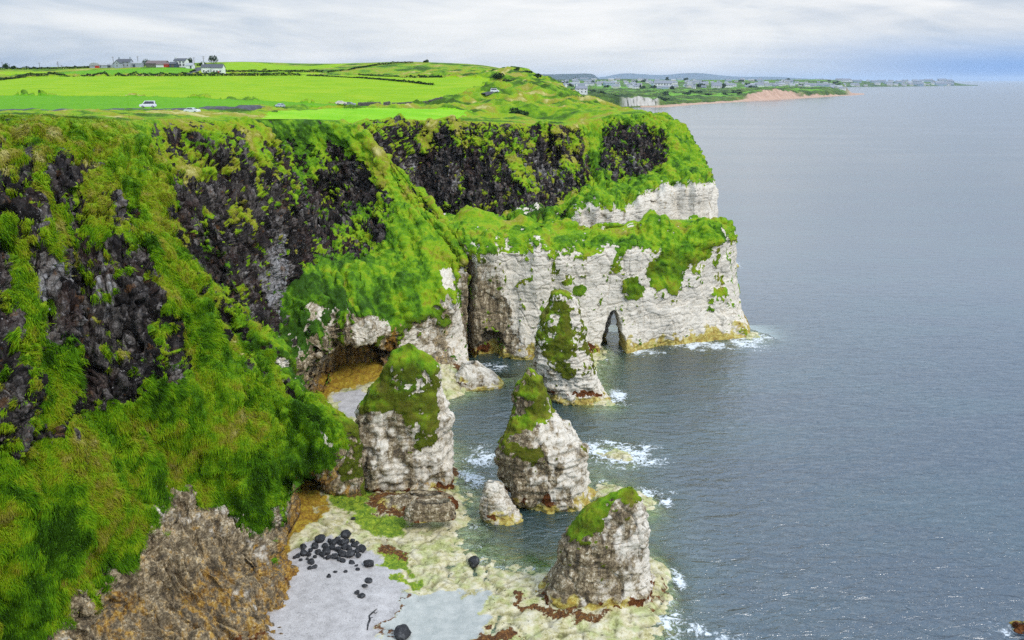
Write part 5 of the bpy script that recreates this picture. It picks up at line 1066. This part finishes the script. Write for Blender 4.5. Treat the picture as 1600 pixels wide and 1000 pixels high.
strip('road', [(-250,175.5),(-100,174.5),(0,174),(80,173.2),(150,172.2),(240,171.8),(330,170.5),(400,168.3)], 6.0, 'grey coast road behind the clifftop grass')
strip('road', [(298,116.5),(303,113),(308,109),(312,105.5)], 4.0, 'pale track climbing to the farm')
strip('car_park', [(752,150.8),(762,150.4),(774,150.2)], 9.0, 'small grey lay-by on the brow above the bay')
def stone_wall(uv, h, label):
    pts = np.array([onland(*q)[:2] for q in uv]); L_ = np.concatenate([[0], np.cumsum(np.linalg.norm(np.diff(pts, axis=0), axis=1))]); m = MB(); s = 0
    while s < L_[-1]:
        ln = rng.uniform(.5, 1.1)
        for lv in range(int(h / .35)):
            x, y = np.interp(s + rng.uniform(-.2, .2), L_, pts[:, 0]), np.interp(s, L_, pts[:, 1]); z = zland(x, y) + lv * .34 - .1
            w = ln * rng.uniform(.42, .55); hh = .36 * rng.uniform(.9, 1.15); c = np.array([[-w,-.3,0],[w,-.3,0],[w,.3,0],[-w,.3,0],[-w*.85,-.24,hh],[w*.9,-.24,hh],[w*.85,.24,hh],[-w*.9,.24,hh]]) + rng.uniform(-.05, .05, (8, 3)) + np.array([x, y, z])
            m.add(c, [(3,2,1,0),(4,5,6,7),(0,1,5,4),(1,2,6,5),(2,3,7,6),(3,0,4,7)])
        s += ln
    tag(m.build('stone_wall', M_stone), label, 'wall')
stone_wall([(561,165.6),(585,164.8),(610,163.8)], 1.5, 'dark dry stone wall beside the bright meadow')
stone_wall([(614,163),(645,161.2),(690,158.4)], .8, 'low broken stone wall running on to the grassy mound')
# --- cars
def carpaint(name, col):
    return flat(name, col, .35, .5, .04)
def make_car(pos_, rz, paint, label, van=False):
    r = empty('parked_car', pos_, rz); r.scale = (.9, .9, .9); L_, W = (4.4, 1.75)
    prof = [(-2.2,.35),(-2.22,.75),(-2.1,.95),(-1.15,1.02) if not van else (-1.5,1.05),(1.6,1.0),(2.12,.92),(2.2,.6),(2.15,.33)]
    n = len(prof); co = []
    for y, s in ((-W/2, 1), (-W/2 + .08, 1.02), (W/2 - .08, 1.02), (W/2, 1)):
        for x, z in prof: co.append((x * s, y, z if s == 1 else z + .03))
    m = MB(); m.add(co, [(k*n+i, k*n+(i+1) % n, (k+1)*n+(i+1) % n, (k+1)*n+i) for k in range(3) for i in range(n)], [(0, i+1, i) for i in range(1, n-1)] + [(3*n, 3*n+i, 3*n+i+1) for i in range(1, n-1)])
    roof = 1.95 if van else 1.48
    x0, x1, xa, xb = (-1.45, 2.1, -.75, 1.95) if van else (-1.2, 1.75, -.45, 1.15)
    c = [(x0,-.8,1.0),(x1,-.8,1.0),(x1,.8,1.0),(x0,.8,1.0),(xa,-.62,roof),(xb,-.62,roof),(xb,.62,roof),(xa,.62,roof)]
    m.add(c, [(4,5,6,7),(0,1,5,4),(1,2,6,5),(2,3,7,6),(3,0,4,7)]); m.build('body', paint, r)
    g = MB(); C_ = np.array(c)
    def pane(a, b, c2, d):
        q = np.array([C_[a], C_[b], C_[c2], C_[d]]); ce = q.mean(0); nn = np.cross(q[1] - q[0], q[3] - q[0]); nn /= np.linalg.norm(nn)
        q = ce + (q - ce) * np.array([.86, .86, .74]) + nn * .015; g.add(q, [(0,1,2,3)])
    for f in ((0,1,5,4),(1,2,6,5),(2,3,7,6),(3,0,4,7)): pane(*f)
    g.build('window', M_glass, r)
    for x in (-1.35, 1.35):
        for y in (-.82, .82):
            w = MB(); w.tube([(x, y - .1, .32), (x, y + .1, .32)], .32, 14); wo = w.build('wheel', M_rub, r); q = MB(); q.tube([(x, y - .115, .32), (x, y + .115, .32)], .19, 10); q.build('rim', M_tin, wo)
    for y in (-.6, .6):
        h = MB(); h.box(-2.245, y - .17, .66, -2.19, y + .17, .82); h.build('headlight', M_white, r)
    return tag(r, label, 'car')
P_white = carpaint('white_car_paint', (.78, .79, .82)); P_silver = carpaint('silver_car_paint', (.42, .45, .5)); P_pale = carpaint('pale_pink_car_paint', (.66, .57, .55)); P_dk = carpaint('grey_car_paint', (.3, .32, .35))
def cpos(u, v, dz=.1):
    p = onland(u, v); p[2] = zland(p[0], p[1]) + dz; return p
make_car(cpos(232,171.2,.5), R(12), P_white, 'large white car on the coast road at the left', van=True)
make_car(cpos(300,173.8,.1), R(170), P_white, 'white car half hidden behind the clifftop grass')
make_car(cpos(438,168.5), R(75), P_silver, 'silver car facing the bay where the meadow begins')
make_car(cpos(507,166.6), R(5), P_silver, 'silver-white car on the grass verge, left of the pale pink one', van=False)
make_car(cpos(533,165.8), R(200), P_pale, 'pale pink car on the verge, between a silver and a grey car')
make_car(cpos(547,165.6), R(170), P_dk, 'grey car on the verge next to the stone wall')
make_car(cpos(773,150.2,.25), R(185), P_white, 'small white car parked in the lay-by on the brow', van=True)
# --- boulders
t = NT('basalt_boulder'); n_ = t.noise(objc(t), 1.6, 5, .7); M_bould = t.out(t.ramp(n_, [(.3, (.010, .010, .011)), (.52, (.028, .028, .030)), (.68, (.10, .10, .10))]), .75, t.bump(n_, .6, .12), .35)
def ico():
    import bmesh
    bm = bmesh.new(); bmesh.ops.create_icosphere(bm, subdivisions=4, radius=1.0); v = np.array([q.co[:] for q in bm.verts]); f = np.array([[w.index for w in q.verts] for q in bm.faces]); bm.free(); return v, f
IV, IF = ico()
def boulder_mesh(seed, block=False):
    v = IV.copy(); nn = 14 if not block else 8
    r = np.random.default_rng(seed); pl = r.normal(size=(nn, 3)); pl /= np.linalg.norm(pl, axis=1, keepdims=True)
    for a in pl:                                        # chip flat facets
        d = v @ a; k = r.uniform(.62, .85); v -= np.clip(d - k, 0, None)[:, None] * a * .85
    v *= 1 + .10 * fbm(IV + seed, .7, 3, 901)[:, None]
    return v * np.array([1.0, .85, .72])
BM_ = [boulder_mesh(s, s > 3) for s in range(6)]
first = {}
def boulder(u, v, rpx, label, group=None, z=None, k=None, sq=1.0):
    p = G(u, v, 1.0)
    zb = float(shore_tp(np.array([p[0]]), np.array([p[1]]))[0]) if z is None else z
    p = G(u, v, zb); t_ = p[1] / (CP + -(v - 500) / F * SP); r = rpx * t_ / F
    k = int(rng.integers(0, 6)) if k is None else k
    if k not in first:
        o = mesh_np('boulder', BM_[k], IF, M_bould); first[k] = o
    else:
        o = first[k].copy(); C.objects.link(o)
    o.location = (p[0], p[1], zb + r * .35 * sq); o.scale = (r, r, r * sq); o.rotation_euler = (rng.uniform(-.3, .3), rng.uniform(-.3, .3), rng.uniform(0, 6.28))
    for key in ('label', 'category', 'group'):
        if key in o: del o[key]
    return tag(o, label, 'boulder', group)
for (u, v, r) in [(501,845,10),(492,855,7),(474,856,6),(475,866,7.5),(466,870,5),(461,872,4),(510,864,8),(520,850,7),(527,846,6.5),(534,850,7),(528,860,7),(541,848,6),(545,858,6.5),(519,857,6),(535,867,8),(523,871,6.5),(504,868,6),(513,872,5.5),(548,866,7),(554,853,6),(559,862,6),(497,864,6),(485,861,5),(539,856,7),(551,846,5),(508,855,6),(483,868,5),(470,876,3.5),(480,874,3),(492,871,4),(560,869,6),(530,875,5),(558,849,4.5),(515,846,5)]:
    boulder(u, v, r, 'dark basalt boulder in the heap at the back of the sand cove', 'boulders heaped at the back of the cove')
for (u, v, r, lb) in [(541,838,10,'black boulder highest at the back of the heap, beside the green weed'),(565,860,10,'big dark boulder at the right end of the heap'),(548,868,9.5,'rounded dark boulder at the front right of the heap'),(576,884,10.5,'large round black boulder standing clear on the sand, right of the heap'),
    (576,908,7.5,'flat-topped dark boulder, upper of the pair below the large round one'),(570,916,5.5,'small flat boulder, lower of the pair below the large round one'),(565,932,7.5,'grey boulder lowest on the dry sand, under the flat pair'),(558,927,5,'small dark stone touching the lowest grey boulder'),(514,901,5,'small flat stone alone on the middle of the sand'),(524,894,4,'small flat stone above the middle of the sand'),(540,894,3.8,'small pointed stone on the sand left of the large round boulder'),
    (447,884,6,'dark boulder close to the chalk nose, leaning on its neighbour'),(441,890,5,'grey boulder close to the chalk nose, lower of two'),(431,889,4,'small dark stone nearest the chalk nose'),(486,880,6.5,'dark boulder on top of the little group in front of the heap'),(492,886,6,'pale grey flat boulder in the little group in front of the heap'),(484,889,4.5,'lowest small stone of the group in front of the heap'),(536,877,6,'flat grey boulder left of the other flat one below the heap'),(550,880,6.5,'flat grey boulder right of the other flat one below the heap'),(559,891,4.5,'small dark stone just under the large round boulder'),(557,885,3.5,'tiny dark stone beside the large round boulder'),(507,872,3,'tiny flat stone at the front edge of the heap'),
    (740,881,11,'angular black block stranded on the platform beside the shallow pool'),(706,806,9.5,'square dark block at the edge of the brown weed ledge'),(629,994,16.5,'largest black boulder, on the wet sand at the bottom edge'),(552,811,5,'flat dark stone on the bright green weed')]:
    boulder(u, v, r, lb, None, sq=.55 if 'flat' in lb else 1.0, k=4 if ('block' in lb) else None)
# driftwood
def onshore(u, v, dz=.06):
    p = G(u, v, 1.0); z = float(shore_tp(np.array([p[0]]), np.array([p[1]]))[0]); p = G(u, v, z); p[2] = z + dz; return p
m = MB(); pts = [onshore(*q) for q in [(574,985),(575,977),(578,969),(577,963),(583,957),(589,952)]]; m.tube(pts, [.05,.09,.10,.08,.07,.03], 7); m.tube([pts[2], onshore(580,966), onshore(583,965)], [.05,.04,.02], 6); m.tube([pts[4], onshore(587,959), onshore(590,957)], [.05,.03,.02], 6)
tag(m.build('driftwood_branch', M_bould, smooth=True), 'crooked black driftwood branch lying on the pale sand', 'driftwood')
# small rocks
build_stack('rock_pinnacle', [(682,294,297),(690,292,299),(700,292,300),(712,291,301),(722,290,303)], 77.8, .8, cliff_mat, 'little white chalk spike sticking out of the grass slope', lambda z, X, nz: -.6 + 0 * z, amp=.10, seed=6, nu=60, nr=40, kelpz=-9, cat='rock')
build_stack('sea_rock', [(406,1139,1143),(411,1130,1150),(418,1124,1156)], 236, .8, cliff_mat, 'low weedy rock at the waterline behind the headland tip', lambda z, X, nz: -.6 + 0 * z, amp=.4, seed=7, nu=70, nr=30, cat='rock', kelpz=.5)
build_stack('sea_rock', [(972,1586,1600),(982,1578,1620),(1000,1570,1640)], 71, .8, cliff_mat, 'dark rock breaking the surf at the lower right corner', lambda z, X, nz: -.6 + 0 * z, amp=.4, seed=8, nu=70, nr=30, cat='rock', chalk=0, kelpz=.2)
# --- far town
FX, FR, FU = FARSET
def far_ground(u, rf):
    j = int(np.argmin(np.abs(FR[0] - rf))); i = int(np.argmin(np.abs(FU[:, 0] - u))); return FX[i, j]
def town_mesh(w, d, h, wall, roof, ch):
    m = MB(); m.gwall(-w/2, -d/2, -6, w/2, d/2, h * .62, h); m.gable(-w/2, -d/2, h * .62, w/2, d/2, h + .1, .3, .4, mi=1)
    if ch: m.box(-w/2 + .6, -.7, h - .6, -w/2 + 2, .7, h + 1.8, mi=0); m.box(w/2 - 2, -.7, h - .6, w/2 - .6, .7, h + 1.8, mi=0)
    nw = max(2, int(w / 4))
    for i in range(nw):
        for fl in range(2 if h > 8 else 1):
            x = -w/2 + (i + .5) * w / nw; z = 1.2 + fl * 3.0; m.box(x - .6, -d/2 - .08, z, x + .6, -d/2 + .02, z + 1.5, mi=2)
    return m, [wall, roof, M_glass]
variants = []
for (w, d, h, wa, ro, ch) in [(11,9,8,M_white,M_pale_slate,1),(16,9,7,M_cream,M_pale_slate,1),(24,10,9.5,M_white,M_pale_slate,0),(13,9,8.5,M_white,M_pale_slate,1),(12,9,7.5,M_grey,M_pale_slate,1),(20,10,8,M_cream,M_tin,0),(30,11,10,M_blue,M_pale_slate,1),(14,9,7,M_white,M_tin,0)]:
    m, ms = town_mesh(w, d, h, wa, ro, ch); o = m.build('town_house', ms); variants.append([o, 0])
def put_house(p, k, rz, sc, label, group):
    o, n = variants[k]
    if n: o = o.copy(); C.objects.link(o)
    variants[k][1] += 1
    o.location = p; o.rotation_euler = (0, 0, rz); o.scale = (sc,) * 3
    for key in ('label', 'category', 'group'):
        if key in o: del o[key]
    tag(o, label, 'house', group)
r2 = np.random.default_rng(21)
for i in range(185):
    u = r2.uniform(868, 1318); rf = 4.75 + (3.0 - .75 * 0) * r2.uniform(0, .72) ** 1.25 * (1.0 if u < 1200 else .8)
    rf = min(rf, 6.9)
    put_house(far_ground(u, rf) + np.array([0, 0, -.5]), int(r2.integers(0, 8)), r2.uniform(-.5, .5), r2.uniform(1.0, 1.55), 'small pale house in the distant seaside town across the bay', 'houses of the seaside town')
# promontory
pr = []
for (u, vs_, h1, h2) in [(1215,136.0,128.6,127.2),(1260,136.0,128.2,126.6),(1310,135.9,128,125.8),(1350,135.6,128.6,126.6),(1390,135.3,129.5,127.6),(1430,134.8,129.2,127),(1470,134.2,128.2,126.6),(1485,134.0,128.8,127.6),(1497,134,131.6,131),(1512,133.9,133,132.8),(1528,133.8,133.6,133.6)]:
    a = G(u, vs_); pr.append([a * np.array([1, .97, 1]) + np.array([0, 0, -8]), a, P(u, vs_ - .9, a[1] * 1.01), P(u, h1, a[1] * 1.05), P(u, h2, a[1] * 1.10), P(u, h2, a[1] * 1.12) * np.array([1, 1, 1]) + np.array([0, 900, -45])])
pr = np.array(pr); prx = np.swapaxes(catmull(np.swapaxes(catmull(pr, [18] * (len(pr) - 1)), 0, 1), [3, 6, 12, 12, 6], .5), 0, 1)
prx[..., 2] += fbm(prx, 90, 3, 951) * 4 * sst(1.5, 3, np.arange(prx.shape[1]) / 6)[None]
o = mesh_np('promontory', prx.reshape(-1, 3), grid_faces(*prx.shape[:2]), FARMAT, attrs={'m': np.tile(np.array([0, 0, .4, 1.0]), (prx.shape[0] * prx.shape[1], 1))})
tag(o, 'low dark promontory ending the far town', 'promontory', kind='structure')
for i in range(90):
    s = r2.uniform(0, 1) ** .9; ii = int(s * 125) + 4; jj = int(r2.uniform(8, 30)); p = prx[min(ii, 138), jj]
    if ii > 128: continue
    put_house(p + np.array([0, 0, -1]), int(r2.choice([0,1,2,2,5,6,6])), r2.uniform(-.3, .3), r2.uniform(1.7, 2.6), 'pale terraced house on the far town promontory', 'houses on the town promontory')
# big house by the dunes and a hall
p = P(908, 146.5, 1640); put_house(p + np.array([0, 0, .5]), 3, .1, 1.6, 'largest pale house with a red roof, alone among dark scrub before the town', None)
p = far_ground(1036, 5.0); put_house(p, 2, .0, 2.6, 'long white hall in the middle of the distant town', None)
for i in range(46):
    u = r2.uniform(862, 1318); rf = r2.uniform(4.6, 6.9); p = far_ground(u, rf)
    shrub(0, 0, r2.uniform(10, 22), r2.uniform(9, 15), 'dark tree clump among the houses of the distant town', 'tree', 'tree', 'trees of the distant town', n=110, p=p - np.array([0, 0, 2]), size=3.6, trunk=True)
for i in range(26):
    u = r2.uniform(890, 1165); rf = r2.uniform(3.05, 4.3); p = far_ground(u, rf)
    shrub(0, 0, r2.uniform(9, 20), r2.uniform(4, 7), 'dark scrub bush on the links in front of the distant town', 'bush', 'bush', 'scrub bushes on the links', n=110, p=p - np.array([0, 0, .8]), size=2.4)
# far mountains
M_far = flat('moorland', (.035, .05, .035), .95, .1, .3, .0006)
def ridge(name, prof, Y, depth, label):
    A = []
    for (u, v) in prof:
        t_ = P(u, v, Y); b = np.array([t_[0], Y - depth, -60.0]); c = np.array([t_[0] * 1.05, Y + depth, -60.0]); A.append([b, b * .5 + t_ * .5 + np.array([0, 0, (t_[2]) * .12]), t_, c * .5 + t_ * .5, c])
    A = np.array(A); X = catmull(A, [14] * (len(A) - 1)); X = np.swapaxes(catmull(np.swapaxes(X, 0, 1), [10] * 4), 0, 1)
    X[..., 2] += fbm(X, depth * .6, 4, 961) * depth * .012
    tag(mesh_np(name, X.reshape(-1, 3), grid_faces(*X.shape[:2]), M_far), label, 'mountain', kind='structure')
ridge('mountain', [(700,121),(760,117.5),(820,116),(860,115.8),(900,115.8),(922,116.3),(929,118.5),(933,125.5)], 17000, 2200, 'flat-topped blue mountain across the bay')
ridge('mountain', [(900,124),(940,120.5),(975,114.5),(1000,116),(1030,118),(1070,114.5),(1110,116),(1160,119.5),(1230,122),(1320,125.5)], 36000, 4000, 'faint far mountains behind the town')

# air over the bay
m = MB(); m.box(-68000, -66000, -12, 68000, 66000, 240)
M_air = bpy.data.materials.new('sea_air'); M_air.use_nodes = True; M_air.node_tree.nodes.clear()
pv = M_air.node_tree.nodes.new('ShaderNodeVolumePrincipled'); pv.inputs['Color'].default_value = (.70, .83, 1.0, 1); pv.inputs['Density'].default_value = HAZE; pv.inputs['Anisotropy'].default_value = .2
M_air.node_tree.links.new(pv.outputs[0], M_air.node_tree.nodes.new('ShaderNodeOutputMaterial').inputs['Volume'])
tag(m.build('haze', M_air), 'thin sea haze over the whole bay', 'haze', kind='stuff')
SC.cycles.volume_bounces = 1
NTUFT = 235000
# ------------------------------------------------------------------ grass tufts on the near slopes
def tuft_mat():
    t = NT('grass_blades'); p = pos(t); h = t.attr('hue').outputs['Fac']; r = t.attr('rnd').outputs['Fac']
    c = grass_colour(t, p, t.math('ADD', h, t.math('MULTIPLY', t.math('SUBTRACT', r, .5), .42)))
    nr = t.n('ShaderNodeVectorMath', operation='NORMALIZE'); t.l(t.attr('slope').outputs['Vector'], nr.inputs[0]); b = t.n('ShaderNodeBsdfDiffuse'); t.l(c, b.inputs[0]); t.l(nr.outputs[0], b.inputs['Normal']); tr = t.n('ShaderNodeBsdfTranslucent'); t.l(c, tr.inputs[0])
    m = t.n('ShaderNodeMixShader'); m.inputs[0].default_value = .3; t.l(b.outputs[0], m.inputs[1]); t.l(tr.outputs[0], m.inputs[2])
    o = t.n('ShaderNodeOutputMaterial'); t.l(m.outputs[0], o.inputs[0]); return t.m
def scatter(X, gm, hue, n, maxd, minv=-40):
    u, v, d = proj(X)
    A = X[:-1, :-1]; e1 = X[1:, :-1] - A; e2 = X[:-1, 1:] - A
    nr = np.cross(e1, e2); area = np.linalg.norm(nr, axis=-1); nr /= np.maximum(area[..., None], 1e-9)
    cam = np.array([0, 0, H]) - A; cam /= np.linalg.norm(cam, axis=-1, keepdims=True)
    fl = (nr * np.array([0, -.3, 1.0])).sum(-1) < 0
    if fl.mean() > .5: nr = -nr
    fac = np.clip((nr * cam).sum(-1), 0, 1) + .12
    uu, vv, dd = u[:-1, :-1], v[:-1, :-1], d[:-1, :-1]
    w = area * fac / dd ** 2 * (gm[:-1, :-1] > .5) * (uu > -240) * (uu < 1200) * (vv < 1060) * (dd < maxd)
    w = w * (1 + 1.2 * sst(70, 60, dd))
    w = w.ravel(); k = rng.choice(len(w), n, p=w / w.sum())
    a, b = rng.uniform(0, 1, (2, n, 1))
    p = A.reshape(-1, 3)[k] + e1.reshape(-1, 3)[k] * a + e2.reshape(-1, 3)[k] * b
    return p, nr.reshape(-1, 3)[k], hue[:-1, :-1].ravel()[k], dd.ravel()[k]
def tufts(sets, nb=4):
    p = np.concatenate([s[0] for s in sets]); n = np.concatenate([s[1] for s in sets]); h = np.concatenate([s[2] for s in sets]); d = np.concatenate([s[3] for s in sets])
    N = len(p); up = np.array([0, 0, 1.0]); down = -up + n * (n @ up)[:, None]
    cl = fbm(p, 3.0, 2, 991); ln = (.24 + .16 * rng.uniform(0, 1, N) ** 2 + .22 * np.clip(cl, 0, 1)) * np.where(h > 9, .5, 1.0) * (1 - .5 * sst(85, 115, d))
    lg = (fbm(p, 5.0, 2, 1001) > .16) & (h < 9) & (d < 112); ln = ln * np.where(lg, 1.4, 1.0); h = h - .14 * lg
    cos, hs, rs = [], [], []
    wind = np.stack([fbm(p, 4.0, 2, 993), fbm(p, 4.0, 2, 995) - .2, 0 * cl], 1) * 1.3
    trnd = np.clip(.5 + fbm(p, 1.3, 2, 997) * .8 + rng.normal(0, .10, N), 0, 1)
    for b in range(nb):
        j = rng.normal(size=(N, 3)) * np.where(lg, .14, .26)[:, None]
        dr = n * .42 + up * .12 + down * .95 + wind + j; dr /= np.linalg.norm(dr, axis=1, keepdims=True)
        sd = np.cross(dr, n + rng.normal(size=(N, 3)) * .35); sd /= np.maximum(np.linalg.norm(sd, axis=1, keepdims=True), 1e-6)
        base = p + rng.normal(size=(N, 3)) * .12 + n * .02
        L_ = ln * rng.uniform(.6, 1.25, N); w = L_ * .10
        cos.append(np.stack([base - sd * w[:, None], base + sd * w[:, None], base + dr * L_[:, None] + down * (L_ * .3)[:, None] - n * (L_ * .12)[:, None]], 1))
        hs.append(np.repeat(h[:, None], 3, 1)); rs.append(np.repeat((trnd * .8 + rng.uniform(0, .2, N))[:, None], 3, 1))
    co = np.concatenate(cos).reshape(-1, 3); f = np.arange(len(co)).reshape(-1, 3)
    o = mesh_np('cliff_grass', co, f, tuft_mat(), attrs={'hue': np.concatenate(hs).ravel() - .08, 'slope': np.tile(np.repeat(n + np.array([0, 0, .35]), 3, 0), (nb, 1)), 'rnd': np.concatenate(rs).ravel()}, smooth=False)
    tag(o, 'long rough grass hanging on the cliff slopes', 'grass', kind='stuff')
sets = [scatter(CL['X'], CL['g'], CL['hue'], NTUFT, 135)]
for (X, gm, nz, hue, _) in ():
    sets.append(scatter(np.concatenate([X, X[:1]]), np.concatenate([gm, gm[:1]]), np.clip(np.concatenate([hue, hue[:1]]), 0, 1), 3500, 112))
tufts(sets)

# broad-leaved plants among the grass
p_, n_, h_, d_ = scatter(CL['X'], CL['g'], CL['hue'], 60000, 118)
keep = fbm(p_, 4.0, 3, 1011, .6) + .35 * fbm(p_, .9, 2, 1013) > .10; p_, n_, h_, d_ = p_[keep], n_[keep], h_[keep], d_[keep]
lf = leaves(p_ + n_ * .10 + rng.normal(size=p_.shape) * .08, .085, 'cliff_plants', leafmat('cliff_plant_leaves', (.02, .06, .008), (.07, .18, .012), (.20, .33, .02)))
tag(lf, 'low broad-leaved plants growing through the cliff grass', 'plants', kind='stuff')
